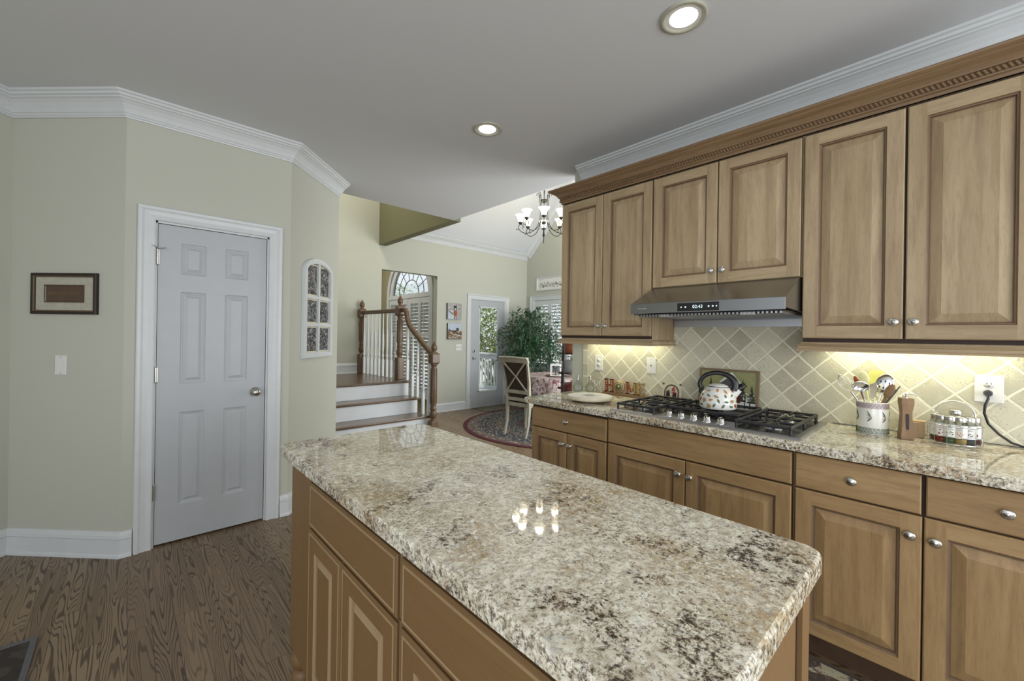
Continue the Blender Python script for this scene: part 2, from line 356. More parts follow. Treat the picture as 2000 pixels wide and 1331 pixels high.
    def build(s, name, mats, parent=None, at=None, bevel=0.0, fix=True):
        me = bpy.data.meshes.new(name)
        off = Vector(at) if at is not None else (Vector(root_of(parent).location) if parent is not None and root_of(parent).get('_w') else Vector((0, 0, 0)))
        me.from_pydata([tuple(Vector(p) - off) for p in s.v], [], s.f)
        if not isinstance(mats, (list, tuple)): mats = [mats]
        for m in mats: me.materials.append(MAT[m] if isinstance(m, str) else m)
        me.polygons.foreach_set('material_index', s.mi); me.polygons.foreach_set('use_smooth', s.sm)
        me.update(); me.validate()
        if fix:
            import bmesh
            bm = bmesh.new(); bm.from_mesh(me); bmesh.ops.recalc_face_normals(bm, faces=bm.faces); bm.to_mesh(me); bm.free()
        o = bpy.data.objects.new(name, me); C.objects.link(o)
        if parent is not None: o.parent = parent
        elif at is not None: o.location = at
        if bevel:
            b = o.modifiers.new('bevel', 'BEVEL'); b.width = bevel; b.segments = 2; b.limit_method = 'ANGLE'; b.angle_limit = math.radians(40)
        return o
def root_of(o):
    while o.parent is not None: o = o.parent
    return o
def tag(o, label=None, cat=None, group=None, kind=None):
    if label: o['label'] = label
    if cat: o['category'] = cat
    if group: o['group'] = group
    if kind: o['kind'] = kind
    return o
def thing(name, label, cat, loc=(0, 0, 0), group=None, kind=None, world=True, rz=0.0):
    o = bpy.data.objects.new(name, None); C.objects.link(o); o.location = loc; o.rotation_euler = (0, 0, rz)
    o.empty_display_size = 0.05
    if world: o['_w'] = 1
    return tag(o, label, cat, group, kind)
def copy_tree(o, parent=None):
    c = o.copy(); C.objects.link(c)
    if parent is not None: c.parent = parent
    for ch in [x for x in bpy.data.objects if x.parent == o]: copy_tree(ch, c)
    return c
def struct(mb, name, mats, label=None, cat=None, **kw):
    o = mb.build(name, mats, **kw); o['kind'] = 'structure'
    if label: o['label'] = label
    return o
def W(p, ex, ey, ez=None):
    ex = Vector(ex); ey = Vector(ey); ez = ex.cross(ey) if ez is None else Vector(ez)
    m = Matrix((ex, ey, ez)).transposed().to_4x4(); m.translation = Vector(p); return m
def faceX(x, y, z): return W((x, y, z), (0, -1, 0), (0, 0, 1))    # on a surface that faces -X, u runs to -Y
def faceY(x, y, z): return W((x, y, z), (1, 0, 0), (0, 0, 1))     # on a surface that faces -Y, u runs to +X
R2 = math.sqrt(0.5)
def face45(x, y, z): return W((x, y, z), (R2, -R2, 0), (0, 0, 1)) # faces (-1,-1)
def panel_front(mb, xf, w, h, t=0.019, stile=0.058, mats=(0, 1, 2), edge=0.004, bevel=0.034, raised=True, step=0.0135, bm=0):
    # cabinet door/drawer front: u 0..w, v 0..h, thickness t outwards
    def ring(i, d): return [(i, i, d), (w - i, i, d), (w - i, h - i, d), (i, h - i, d)]
    L = [(0, 0), (0, t - edge), (edge, t)]
    if raised:
        st = stile
        L2 = [(st, t), (st + 0.004, t - 0.004), (st + 0.008, t - 0.005), (st + 0.010, t - step), (st + 0.013, t - step), (st + 0.013 + bevel, t - 0.0015)]
    def strip(a, b, mv, mh):
        A = ring(*a); B = ring(*b)
        for k in range(4):
            j = (k + 1) % 4; mb.m(mh if k in (0, 2) else mv); mb.add([A[k], A[j], B[j], B[k]], [(0, 1, 2, 3)], xf=xf)
    strip(L[0], L[1], mats[0], mats[1]); strip(L[1], L[2], mats[0], mats[1])
    if not raised:
        mb.m(mats[1]); mb.add(ring(edge, t), [(0, 1, 2, 3)], xf=xf)
    else:
        st = stile; e = edge
        mb.m(mats[0])
        for (a, b) in ((e, st), (w - st, w - e)): mb.add([(a, e, t), (b, e, t), (b, h - e, t), (a, h - e, t)], [(0, 1, 2, 3)], xf=xf)
        mb.m(mats[1])
        for (a, b) in ((e, st), (h - st, h - e)): mb.add([(st, a, t), (w - st, a, t), (w - st, b, t), (st, b, t)], [(0, 1, 2, 3)], xf=xf)
        for k in range(len(L2) - 1):
            last = k == len(L2) - 2; strip(L2[k], L2[k + 1], mats[bm] if last else mats[2], mats[bm] if last else mats[2])
        mb.m(mats[0]); mb.add(ring(*L2[-1]), [(0, 1, 2, 3)], xf=xf)
    mb.m(0); mb.add(ring(0, 0), [(3, 2, 1, 0)], xf=xf)
    return mb
KNOB = [(0.0001, 0), (0.009, 0), (0.009, 0.002), (0.005, 0.004), (0.0045, 0.012), (0.007, 0.016), (0.0145, 0.019), (0.0160, 0.022), (0.0150, 0.0255), (0.011, 0.0275), (0.0085, 0.0272), (0.006, 0.029), (0.0001, 0.0298)]
def knob(parent, xf, name='knob'):
    return MB().lathe(KNOB, n=20, xf=xf @ Matrix.Diagonal((1.15, 1.05, 1.1, 1))).build(name, 'nickel', parent)

# ------------------------------------------------------------------ the setting
H = 2.74
mb = MB(); mb.box(-3.2, 3.98, -3.0, 9.6, -0.08, 0.0); mb.box(3.98, 6.23, -1.0, 6.25, -0.08, 0.0)
struct(mb, 'floor', 'floor', 'dark brown oak plank floor with strong cathedral grain')
# kitchen ceiling (L shaped)
mb = MB(); mb.prism([(-3.2, -3.0), (2.87, -3.0), (2.87, 4.15), (-3.2, 4.15)], 'z', H, H + 0.14)
struct(mb, 'ceiling', 'ceiling', 'flat grey painted kitchen ceiling')
# cabinet wall
struct(MB().box(2.74, 2.87, -3.0, 2.2, 0, H), 'wall_right', 'wall')
# pantry walls
A0, A1, A2, A3 = (-2.3, 2.10), (-0.53, 3.87), (-0.03, 3.37), (0.87, 3.37)
A4 = (1.419, 3.919)
def wall_seg(p, q, z0, z1, th=0.12, ea=0.0, eb=0.0):
    p = Vector(p); q = Vector(q); d = (q - p).normalized(); n = Vector((-d.y, d.x))
    p = p - d * ea; q = q + d * eb
    return [(p.x, p.y), (q.x, q.y), (q.x + n.x * th, q.y + n.y * th), (p.x + n.x * th, p.y + n.y * th)]
struct(MB().prism(wall_seg(A0, A1, 0, H, eb=0.12), 'z', 0, H), 'wall_left', 'wall')
struct(MB().prism([A1, A2, (A2[0] + 0.05, A2[1] + 0.12), (A1[0] + 0.12, A1[1] + 0.05)], 'z', 0, H), 'wall_picture', 'wall')
mb = MB(); D0, D1, DH = 0.104, 0.732, 2.035
mb.box(A2[0], D0, 3.37, 3.49, 0, H); mb.box(D1, A3[0], 3.37, 3.49, 0, H); mb.box(D0, D1, 3.37, 3.49, DH, H)
struct(mb, 'wall_pantry', 'wall')
struct(MB().prism([A3, A4, (A4[0] - 0.085, A4[1] + 0.085), (A3[0] - 0.05, A3[1] + 0.12)], 'z', 0, H), 'wall_mirror', 'wall')
struct(MB().box(-0.6, 1.35, 4.15, 4.27, 0, H), 'wall_back', 'wall')
# stair hall
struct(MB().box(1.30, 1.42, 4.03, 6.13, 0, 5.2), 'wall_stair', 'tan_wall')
mb = MB(); FY = 6.13
mb.box(1.3, 2.90, FY, FY + .12, 0, 5.2); mb.box(2.90, 3.92, FY, FY + .12, 2.37, 5.2); mb.box(3.92, 4.645, FY, FY + .12, 0, 5.2)
mb.box(4.645, 5.505, FY, FY + .12, 2.035, 5.2); mb.box(5.505, 6.23, FY, FY + .12, 0, 5.2)
struct(mb, 'wall_far', 'wall')
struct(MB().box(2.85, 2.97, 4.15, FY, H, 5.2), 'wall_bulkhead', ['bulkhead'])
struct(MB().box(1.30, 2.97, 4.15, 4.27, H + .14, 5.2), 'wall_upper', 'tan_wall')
struct(MB().box(2.85, 2.97, 1.6, 4.15, H + .14, 5.2), 'wall_vault_side', 'vault')
struct(MB().box(1.25, 2.97, 4.1, FY + .12, 5.2, 5.3), 'ceiling_stair', 'vault')
# dining vault: 45 degree slope up from the far wall, down again towards the near side
RY = 3.95; RZ = 3.05 + (FY - RY)
mb = MB(); mb.prism([(FY + .12, 2.95), (FY + .12, 3.05), (RY, RZ + .12), (1.4, RZ - (RY - 1.4) + .12), (1.4, RZ - (RY - 1.4)), (RY, RZ), (FY, 3.05), (FY, 2.95)], 'x', 2.97, 6.23)
struct(mb, 'ceiling_vault', 'vault')
mb = MB(); WX = 6.11; wy0, wy1, wz0, wz1 = 4.25, 5.90, 0.72, 2.08
mb.box(WX, WX + .12, 1.4, wy0, 0, 3.05); mb.box(WX, WX + .12, wy1, FY + .12, 0, 3.05); mb.box(WX, WX + .12, wy0, wy1, 0, wz0); mb.box(WX, WX + .12, wy0, wy1, wz1, 3.05)
mb.prism([(1.4, 3.05), (FY + .12, 3.05), (RY, RZ + .1), (1.4, RZ - (RY - 1.4))], 'x', WX, WX + .12)
struct(mb, 'wall_dining', 'wall')
# foyer beyond the opening
mb = MB(); fx = 3.97
ayc, azc, arY, arZ = 7.21, 2.10, 0.80, 0.78
oy0, oy1 = ayc - arY, ayc + arY
mb.box(fx, fx + .12, FY + .12, oy0, 0, 3.3); mb.box(fx, fx + .12, oy1, 9.4, 0, 3.3)
mb.box(fx, fx + .12, oy0, oy1, 0, 0.22)
K = 16
for k in range(K):
    a0 = PI * k / K; a1 = PI * (k + 1) / K
    y0_, z0_ = ayc + arY * math.cos(a0), azc + arZ * math.sin(a0); y1_, z1_ = ayc + arY * math.cos(a1), azc + arZ * math.sin(a1)
    mb.prism([(y0_, z0_), (y1_, z1_), (y1_, 3.3), (y0_, 3.3)], 'x', fx, fx + .12)
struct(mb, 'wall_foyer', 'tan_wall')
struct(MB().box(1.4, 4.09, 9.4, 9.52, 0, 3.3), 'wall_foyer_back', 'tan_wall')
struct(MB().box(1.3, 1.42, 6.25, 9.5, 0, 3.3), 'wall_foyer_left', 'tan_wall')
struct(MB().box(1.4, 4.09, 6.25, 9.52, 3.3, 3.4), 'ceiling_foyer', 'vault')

# mouldings
CR = [(0, -.125), (.010, -.125), (.012, -.118), (.019, -.113), (.019, -.104), (.025, -.100), (.025, -.093), (.032, -.079), (.048, -.057), (.066, -.042), (.076, -.038), (.076, -.031), (.088, -.027), (.094, -.016), (.104, -.012), (.104, 0), (0, 0)]
BS = [(0.0, 0.0), (0.026, 0.0), (0.024, 0.014), (0.017, 0.022), (0.015, 0.105), (0.019, 0.110), (0.017, 0.128), (0.010, 0.136), (0.006, 0.150), (0.0, 0.152)]
def rev(l): return l[::-1]
# walk with the room on the left: pantry side is walked from A4 back to A0
struct(MB().sweep([A4, A3, A2, A1, A0], CR, zoff=H), 'trim_1', 'trim', 'white crown moulding over pantry walls')
struct(MB().sweep([(2.74, -3.0), (2.74, 2.12)], CR, zoff=H), 'trim_2', 'trim', 'white crown moulding above the wall cabinets')
struct(MB().sweep([(6.11, FY), (2.97, FY)], CR, zoff=3.05), 'trim_3', 'trim', 'white crown moulding on far dining wall')
cr4 = MB()
q = [(0.0, 0.0), (0.0, -0.13), (0.03, -0.13), (0.045, -0.06), (0.08, -0.02), (0.09, 0.0)]
pts0 = []; d = Vector((0, -R2, R2)); nn = Vector((0, -R2, -R2))
for base in (Vector((6.11, FY, 3.05)), Vector((6.11, RY, RZ))):
    pts0.append([base + Vector((-o, 0, 0)) + nn * (-z) for (o, z) in q])
n_ = len(q)
cr4.add(pts0[0] + pts0[1], [(i, (i + 1) % n_, n_ + (i + 1) % n_, n_ + i) for i in range(n_)])
struct(cr4, 'trim_4', 'trim', 'white raked crown moulding on dining gable')
struct(MB().sweep([A4, A3, (D1 + 0.085, 3.37)], BS), 'baseboard_mirror', 'trim')
struct(MB().sweep([(D0 - 0.085, 3.37), A2, A1, A0], BS), 'baseboard_left', 'trim')
struct(MB().sweep([(4.56, FY), (3.92, FY), (3.92, FY + .12)], BS), 'baseboard_far', 'trim')
struct(MB().sweep([(6.11, 1.4), (6.11, FY), (5.59, FY)], BS), 'baseboard_dining', 'trim')
struct(MB().sweep([(2.9, FY + .12), (2.9, FY), (2.70, FY)], BS), 'baseboard_hall', 'trim')
struct(MB().sweep([(2.53, FY), (1.42, FY), (1.42, 4.9)], BS, zoff=0.76), 'baseboard_landing', 'trim')

# ------------------------------------------------------------------ door 1: six-panel pantry door
CAS = [(0, 0), (0, 0.012), (0.006, 0.016), (0.018, 0.014), (0.03, 0.012), (0.052, 0.016), (0.064, 0.023), (0.078, 0.024), (0.084, 0.018), (0.084, 0)]
def casing(mb, x0, x1, z1, y, prof=CAS, z0=0.0, face='y'):
    # U shaped casing round an opening in a wall facing -Y (or -X): prof (distance out from the opening, projection)
    P = [(x0, z0), (x0, z1), (x1, z1), (x1, z0)]; dirs = [(-1, 0), (-1, 1), (1, 1), (1, 0)]
    rings = []
    for (px, pz), (dx, dz) in zip(P, dirs):
        r = []
        for (o, pr) in prof:
            a, b = px + dx * o, pz + dz * o
            r.append((a, y - pr, b) if face == 'y' else (y - pr, a, b))
        rings.append(r)
    n = len(prof); vs = sum(rings, []); fs = []
    for i in range(3):
        for k in range(n): fs.append((i * n + k, (i + 1) * n + k, (i + 1) * n + (k + 1) % n, i * n + (k + 1) % n))
    fs += [tuple(range(n)), tuple(range(3 * n, 4 * n))]
    return mb.add(vs, fs)
d1 = thing('door_1', 'white six-panel pantry door in white casing', None, (0.42, 3.37, 0), kind='structure')
casing(MB(), D0 + .004, D1 - .004, DH - .002, 3.37).build('door_casing', 'trim', d1)
jm = MB(); jm.box(D0, D0 + 0.014, 3.372, 3.488, 0, DH); jm.box(D1 - .014, D1, 3.372, 3.488, 0, DH); jm.box(D0, D1, 3.372, 3.488, DH - .014, DH)
jm.box(D0 + .014, D0 + .024, 3.42, 3.45, 0, DH - .014); jm.box(D1 - .024, D1 - .014, 3.42, 3.45, 0, DH - .014); jm.box(D0, D1, 3.42, 3.45, DH - .026, DH - .014)
jm.build('door_jamb', 'trim', d1)
lf = MB(); lx0, lx1, lz0, lz1 = 0.121, 0.714, 0.014, DH - 0.018; yf = 3.378
rects = [(0.234, 0.366, 1.712, 1.914), (0.470, 0.604, 1.712, 1.908), (0.234, 0.366, 1.013, 1.602), (0.470, 0.604, 1.013, 1.602), (0.234, 0.366, 0.240, 0.834), (0.470, 0.604, 0.240, 0.828)]
xs = [lx0, 0.234, 0.366, 0.470, 0.604, lx1]; zs = [lz0, 0.24, 0.832, 1.013, 1.602, 1.712, 1.911, lz1]
for i in range(5):
    for k in range(7):
        if i in (1, 3) and k in (1, 3, 5):
            u0, u1, v0, v1 = xs[i], xs[i + 1], zs[k], zs[k + 1]
            L = [(0, 0), (0.006, 0.005), (0.012, 0.006), (0.018, 0.009), (0.022, 0.009), (0.038, 0.002)]
            for a, b in zip(L, L[1:]):
                A = [(u0 + a[0], v0 + a[0]), (u1 - a[0], v0 + a[0]), (u1 - a[0], v1 - a[0]), (u0 + a[0], v1 - a[0])]
                B = [(u0 + b[0], v0 + b[0]), (u1 - b[0], v0 + b[0]), (u1 - b[0], v1 - b[0]), (u0 + b[0], v1 - b[0])]
                for j in range(4):
                    jj = (j + 1) % 4
                    lf.add([(A[j][0], yf + a[1], A[j][1]), (A[jj][0], yf + a[1], A[jj][1]), (B[jj][0], yf + b[1], B[jj][1]), (B[j][0], yf + b[1], B[j][1])], [(0, 1, 2, 3)])
            a = L[-1]; lf.add([(u0 + a[0], yf + a[1], v0 + a[0]), (u1 - a[0], yf + a[1], v0 + a[0]), (u1 - a[0], yf + a[1], v1 - a[0]), (u0 + a[0], yf + a[1], v1 - a[0])], [(0, 1, 2, 3)])
        else:
            lf.add([(xs[i], yf, zs[k]), (xs[i + 1], yf, zs[k]), (xs[i + 1], yf, zs[k + 1]), (xs[i], yf, zs[k + 1])], [(0, 1, 2, 3)])
E0, E1 = yf, yf + .035
lf.add([(lx0, E0, lz0), (lx1, E0, lz0), (lx1, E0, lz1), (lx0, E0, lz1), (lx0, E1, lz0), (lx1, E1, lz0), (lx1, E1, lz1), (lx0, E1, lz1)], [(0, 1, 5, 4), (1, 2, 6, 5), (2, 3, 7, 6), (3, 0, 4, 7), (4, 5, 6, 7)])
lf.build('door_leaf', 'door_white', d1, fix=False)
for z in (1.81, 1.076, 0.345):
    hm = MB(); hm.tube([(0.1175, 3.371, z - .045), (0.1175, 3.371, z + .045)], 0.0065, 10)
    for q_ in (-.045, .045): hm.ball((0.1175, 3.371, z + q_), 0.007, 8)
    hm.box(0.108, 0.1275, 3.374, 3.379, z - .045, z + .045)
    hm.build('hinge', 'nickel', d1)
hs = MB(); hs.tube([(0.1175, 3.365, 1.862), (0.150, 3.345, 1.864)], 0.0035, 8); hs.ball((0.152, 3.345, 1.864), 0.006, 8); hs.tube([(0.1175, 3.365, 1.862), (0.10, 3.35, 1.875), (0.09, 3.352, 1.876)], 0.003, 6)
hs.build('hinge_door_stop', 'nickel', d1)
DK = [(0.0001, 0), (0.032, 0), (0.031, 0.006), (0.014, 0.010), (0.012, 0.03), (0.020, 0.038), (0.027, 0.05), (0.026, 0.062), (0.016, 0.070), (0.0001, 0.072)]
MB().lathe(DK, n=24, xf=faceY(0.655, yf, 0.93)).build('knob', 'nickel', d1)

# ------------------------------------------------------------------ door 2: glazed back door in the far wall
d2 = thing('door_2', 'white glazed back door beyond the dining table', None, (5.07, FY, 0), kind='structure')
casing(MB(), 4.649, 5.501, 2.033, FY, prof=[(0, 0), (0, 0.014), (0.02, 0.016), (0.06, 0.018), (0.075, 0.028), (0.088, 0.028), (0.088, 0)], z0=0.17).build('door_casing', 'trim', d2)
pb = MB(); pb.box(4.553, 4.649, FY - .036, FY - .001, 0, .172); pb.box(5.501, 5.597, FY - .036, FY - .001, 0, .172); pb.build('plinth_block', 'trim', d2)
g0, g1, gz0, gz1 = 4.86, 5.335, 0.285, 1.90
dl = MB(); dx0, dx1 = 4.665, 5.485; dy0, dy1 = FY + .008, FY + .05
dl.box(dx0, g0, dy0, dy1, .012, 2.02); dl.box(g1, dx1, dy0, dy1, .012, 2.02); dl.box(g0, g1, dy0, dy1, .012, gz0); dl.box(g0, g1, dy0, dy1, gz1, 2.02)
dl.build('door_leaf', 'door_white', d2, bevel=.003)
dm = MB(); 
for (a, b, c_, e) in ((g0, g0 + .02, gz0, gz1), (g1 - .02, g1, gz0, gz1), (g0, g1, gz0, gz0 + .02), (g0, g1, gz1 - .02, gz1)): dm.box(a, b, dy0 - .006, dy0 + .01, c_, e)
dm.build('glazing_bead', 'trim', d2)
MB().box(g0, g1, FY + .026, FY + .030, gz0, gz1).build('glass_pane', 'pane', d2)
MB().lathe(DK, n=18, xf=faceY(4.735, dy0, 0.93) @ Matrix.Scale(.9, 4)).build('knob', 'nickel', d2)
MB().lathe([(0.0001, 0), (.028, 0), (.027, .012), (.014, .016), (.0001, .018)], n=18, xf=faceY(4.735, dy0, 1.06)).build('deadbolt', 'nickel', d2)
jb = MB(); jb.box(4.646, 4.662, FY + .001, FY + .119, 0, 2.034); jb.box(5.488, 5.504, FY + .001, FY + .119, 0, 2.034); jb.box(4.662, 5.488, FY + .001, FY + .119, 2.022, 2.034); jb.box(4.662, 5.488, FY + .0, FY + .13, 0.0, 0.010)
jb.build('door_jamb', 'trim', d2)

# ------------------------------------------------------------------ windows with plantation shutters
def shutter(parent, x, y0, y1, z0, z1, n, tilt=0.9, th=0.03, mid=None, st=0.05):
    f = MB(); f.box(x, x + th, y0, y0 + st, z0, z1); f.box(x, x + th, y1 - st, y1, z0, z1)
    f.box(x, x + th, y0 + st, y1 - st, z0, z0 + .09); f.box(x, x + th, y0 + st, y1 - st, z1 - .09, z1)
    if mid: f.box(x, x + th, y0 + st, y1 - st, mid - .035, mid + .035)
    p = f.build('shutter_panel', 'trim', parent)
    l = MB()
    segs = [(z0 + .09, (mid - .035) if mid else z1 - .09)] + ([(mid + .035, z1 - .09)] if mid else [])
    for (a, b) in segs:
        k = max(3, int((b - a) / 0.062))
        for i in range(k):
            z = a + (i + .5) * (b - a) / k
            X = Matrix.Translation((x + th / 2, 0, z)) @ Matrix.Rotation(tilt, 4, 'Y')
            l.box(-.028, .028, y0 + st + .001, y1 - st - .001, -.004, .004, xf=X)
        l.box(x - .022, x - .012, (y0 + y1) / 2 - .006, (y0 + y1) / 2 + .006, a + .02, b - .02)
    l.build('louvre', 'trim', p)
w1 = thing('window_1', 'arched foyer window with white plantation shutters', None, (fx, ayc, .2), kind='structure')
mb = MB()   # arched casing
pr = [(0, 0), (0, .02), (.02, .03), (.07, .02), (.085, .02), (.085, 0)]
path = [(oy0, 0.22)] + [(ayc - arY * math.cos(PI * k / 24), azc + arZ * math.sin(PI * k / 24)) for k in range(25)] + [(oy1, 0.22)]
rings = []
for i, (yy, zz) in enumerate(path):
    if i in (0, 1): nx, nz = -1, 0
    elif i >= len(path) - 2: nx, nz = 1, 0
    else:
        a = PI * (i - 1) / 24; nx, nz = -math.cos(a), math.sin(a)
    rings.append([(fx - p_, yy + nx * o_, zz + nz * o_) for (o_, p_) in pr])
n_ = len(pr); vs = sum(rings, []); fs = []
for i in range(len(rings) - 1):
    for k in range(n_): fs.append((i * n_ + k, (i + 1) * n_ + k, (i + 1) * n_ + (k + 1) % n_, i * n_ + (k + 1) % n_))
mb.add(vs, fs); mb.box(fx - .05, fx - .001, oy0 - .1, oy1 + .1, .19, .22)
mb.build('window_casing', 'trim', w1)
mb = MB(); mb.box(fx - .01, fx + .08, oy0, oy1, azc - .05, azc + .03); mb.box(fx + .005, fx + .06, oy0, oy0 + .03, .22, azc); mb.box(fx + .005, fx + .06, oy1 - .03, oy1, .22, azc); mb.box(fx + .005, fx + .06, ayc - .03, ayc + .03, .22, azc)
for k in range(24):
    a0, a1 = PI * k / 24, PI * (k + 1) / 24
    mb.prism([(ayc + arY * .999 * math.cos(a0), azc + arZ * .999 * math.sin(a0)), (ayc + arY * .999 * math.cos(a1), azc + arZ * .999 * math.sin(a1)), (ayc + arY * .86 * math.cos(a1), azc + arZ * .86 * math.sin(a1)), (ayc + arY * .86 * math.cos(a0), azc + arZ * .86 * math.sin(a0))], 'x', fx + .01, fx + .07)
mb.build('window_frame', 'trim', w1)
mb = MB()
def arc(r, n=20): return [(fx + .05, ayc + arY * r * math.cos(PI * k / n), azc + .03 + arZ * r * math.sin(PI * k / n)) for k in range(n + 1)]
mb.tube(arc(.85), .010, 6); mb.tube(arc(.60), .007, 6); mb.tube(arc(.36), .009, 6)
for k in range(1, 7):
    a = PI * k / 7; mb.tube([(fx + .05, ayc + arY * .36 * math.cos(a), azc + .03 + arZ * .36 * math.sin(a)), (fx + .05, ayc + arY * .85 * math.cos(a), azc + .03 + arZ * .85 * math.sin(a))], .007, 6)
mb.build('leaded_came', 'dkgrey', w1)
MB().box(fx + .052, fx + .056, oy0, oy1, .22, azc + arZ * .3).prism([(ayc + arY * .86 * math.cos(PI * k / 24), azc + arZ * .86 * math.sin(PI * k / 24)) for k in range(25)], 'x', fx + .057, fx + .060).build('glass_pane', 'pane', w1)
for i in range(4):
    wdt = (oy1 - oy0 - .12) / 4; a = oy0 + .03 + i * wdt + (.06 if i > 1 else 0)
    shutter(w1, fx + .0, a, a + wdt - .004, .235, azc - .055, 20, mid=1.35 if True else None, st=.045)
w2 = thing('window_2', 'dining room window with white plantation shutters behind the ficus', None, (WX, 5.1, wz0), kind='structure')
mb = MB(); casing(mb, wy0, wy1, wz1, WX, prof=[(0, 0), (0, .014), (.05, .018), (.07, .02), (.09, .03), (.10, .03), (.10, 0)], z0=wz0, face='x')
mb.box(WX - .05, WX - .001, wy0 - .12, wy1 + .12, wz0 - .03, wz0); mb.box(WX - .02, WX - .001, wy0 - .1, wy1 + .1, wz0 - .11, wz0 - .03)
mb.build('window_casing', 'trim', w2)
MB().box(WX + .06, WX + .064, wy0, wy1, wz0, wz1).build('glass_pane', 'pane', w2)
nw = 4; wdt = (wy1 - wy0) / nw
for i in range(nw): shutter(w2, WX + .005, wy0 + i * wdt + .002, wy0 + (i + 1) * wdt - .002, wz0 + .003, wz1 - .003, 16, tilt=.35, st=.045)
# ------------------------------------------------------------------ wall cabinets
XU = 2.41; XB = 2.115
def door(parent, name, xf_, y1, y0, z0, z1, mats=('maple_v', 'maple_h', 'glaze'), raised=True, kn=None, stile=0.058, t=0.019, label=None, kz=None, **kw):
    mb = MB(); panel_front(mb, faceX(xf_ + t, y1, z0), y1 - y0, z1 - z0, t=t, stile=stile, raised=raised, **kw)
    o = mb.build(name, list(mats), parent)
    if kn is not None: knob(o, faceX(xf_, kn[0], kn[1]))
    return o
def carcass(parent, x0, x1, y0, y1, z0, z1, mats, name='cabinet_body', frame=()):
    mb = MB(); mb.m(0).box(x0 + .002, x1, y0, y1, z0, z1)
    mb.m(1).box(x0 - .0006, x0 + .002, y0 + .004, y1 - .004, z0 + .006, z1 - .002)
    return mb.build(name, mats, parent)
LR = [(0, 1.340), (0.004, 1.340), (0.006, 1.336), (0.016, 1.334), (0.020, 1.331), (0.016, 1.326), (0.013, 1.323), (0.013, 1.312), (0.018, 1.308), (0.018, 1.301), (0, 1.300)]
def light_rail(parent, path): MB().sweep(path, LR).build('light_rail', 'maple_h', parent)
ua = thing('wall_cabinet', 'tall narrow two-door maple wall cabinet left of the range hood', 'cabinet', (2.575, 1.685, 1.36))
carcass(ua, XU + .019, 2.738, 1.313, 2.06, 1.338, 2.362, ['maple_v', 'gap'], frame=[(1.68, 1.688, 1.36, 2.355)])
door(ua, 'door', XU, 2.055, 1.688, 1.362, 2.350, kn=(1.708, 1.431)); door(ua, 'door', XU, 1.683, 1.318, 1.362, 2.350, kn=(1.652, 1.431))
light_rail(ua, [(2.738, 1.314), (2.420, 1.314), (2.420, 2.058), (2.738, 2.058)])
ub = thing('wall_cabinet', 'short two-door maple wall cabinet directly above the range hood', 'cabinet', (2.575, .92, 1.66))
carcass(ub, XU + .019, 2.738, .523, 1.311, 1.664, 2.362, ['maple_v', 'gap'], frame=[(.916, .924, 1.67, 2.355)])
door(ub, 'door', XU, 1.308, .923, 1.666, 2.350, kn=(.948, 1.737)); door(ub, 'door', XU, .917, .528, 1.666, 2.350, kn=(.888, 1.736))
uc = thing('wall_cabinet', 'tall two-door maple wall cabinet at the right edge, right of the range hood', 'cabinet', (2.575, .155, 1.36))
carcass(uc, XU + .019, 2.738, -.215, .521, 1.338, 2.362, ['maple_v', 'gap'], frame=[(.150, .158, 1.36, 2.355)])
door(uc, 'door', XU, .516, .158, 1.362, 2.350, kn=(.186, 1.435)); door(uc, 'door', XU, .150, -.210, 1.362, 2.350, kn=(.125, 1.435))
light_rail(uc, [(2.738, -.214), (2.738, -.2145), (2.420, -.2145), (2.420, .520), (2.738, .520)][1:])
# wooden crown with rope strip
WC = [(0, 2.361), (0.004, 2.361), (0.006, 2.373), (0.016, 2.376), (0.018, 2.381), (0.014, 2.383), (0.014, 2.404), (0.022, 2.407), (0.024, 2.412), (0.036, 2.428), (0.058, 2.440), (0.062, 2.445), (0.066, 2.446), (0.078, 2.452), (0.080, 2.459), (0.076, 2.464), (0, 2.464)]
cm = MB().sweep([(2.738, -.30), (2.416, -.30), (2.416, 2.062), (2.738, 2.062)], WC); cm.box(2.40, 2.738, -.30, 2.06, 2.440, 2.462)
cm.box(2.405, 2.738, -.30, -.2155, 1.36, 2.44)
cwn = cm.build('cabinet_crown', 'crown_wood', at=(2.575, .9, 2.36)); tag(cwn, 'dark glazed wooden crown moulding with rope trim topping the wall cabinets', 'moulding')
def mkrope(mb):
    o = mb.build('rope_trim', 'crown_wood', cwn); o.data.transform(Matrix.Translation(-Vector((2.575, .9, 2.36))))
rp = MB(); y = -.29
while y < 2.05:
    rp.tube([(2.3985, y, 2.3845), (2.3985, y + .010, 2.4025)], 0.0052, 6); y += .0158
mkrope(rp); rp = MB(); x = 2.43
while x < 2.73:
    rp.tube([(x, 2.0775, 2.3845), (x + .010, 2.0775, 2.4025)], 0.0052, 6); x += .0158
mkrope(rp)

# ------------------------------------------------------------------ base cabinets
BM = ('base_v', 'base_h', 'glaze')
def base_cab(label, y0, y1, loc):
    t = thing('base_cabinet', label, 'cabinet', loc)
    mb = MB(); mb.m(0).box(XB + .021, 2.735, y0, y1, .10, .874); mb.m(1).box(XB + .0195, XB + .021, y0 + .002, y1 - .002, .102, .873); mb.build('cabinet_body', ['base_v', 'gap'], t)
    MB().box(2.19, 2.70, y0, y1, 0.0, .10).build('toe_kick', 'sepia', t)
    return t
b1 = base_cab('maple base cabinet at the far open end with one drawer over two narrow doors', 1.428, 2.066, (2.43, 1.75, 0))
door(b1, 'drawer', XB, 2.058, 1.434, .719, .854, BM, raised=False, kn=(1.739, .79)); door(b1, 'door', XB, 2.058, 1.741, .108, .712, BM, kn=(1.770, .64)); door(b1, 'door', XB, 1.737, 1.434, .108, .712, BM, kn=(1.705, .64))
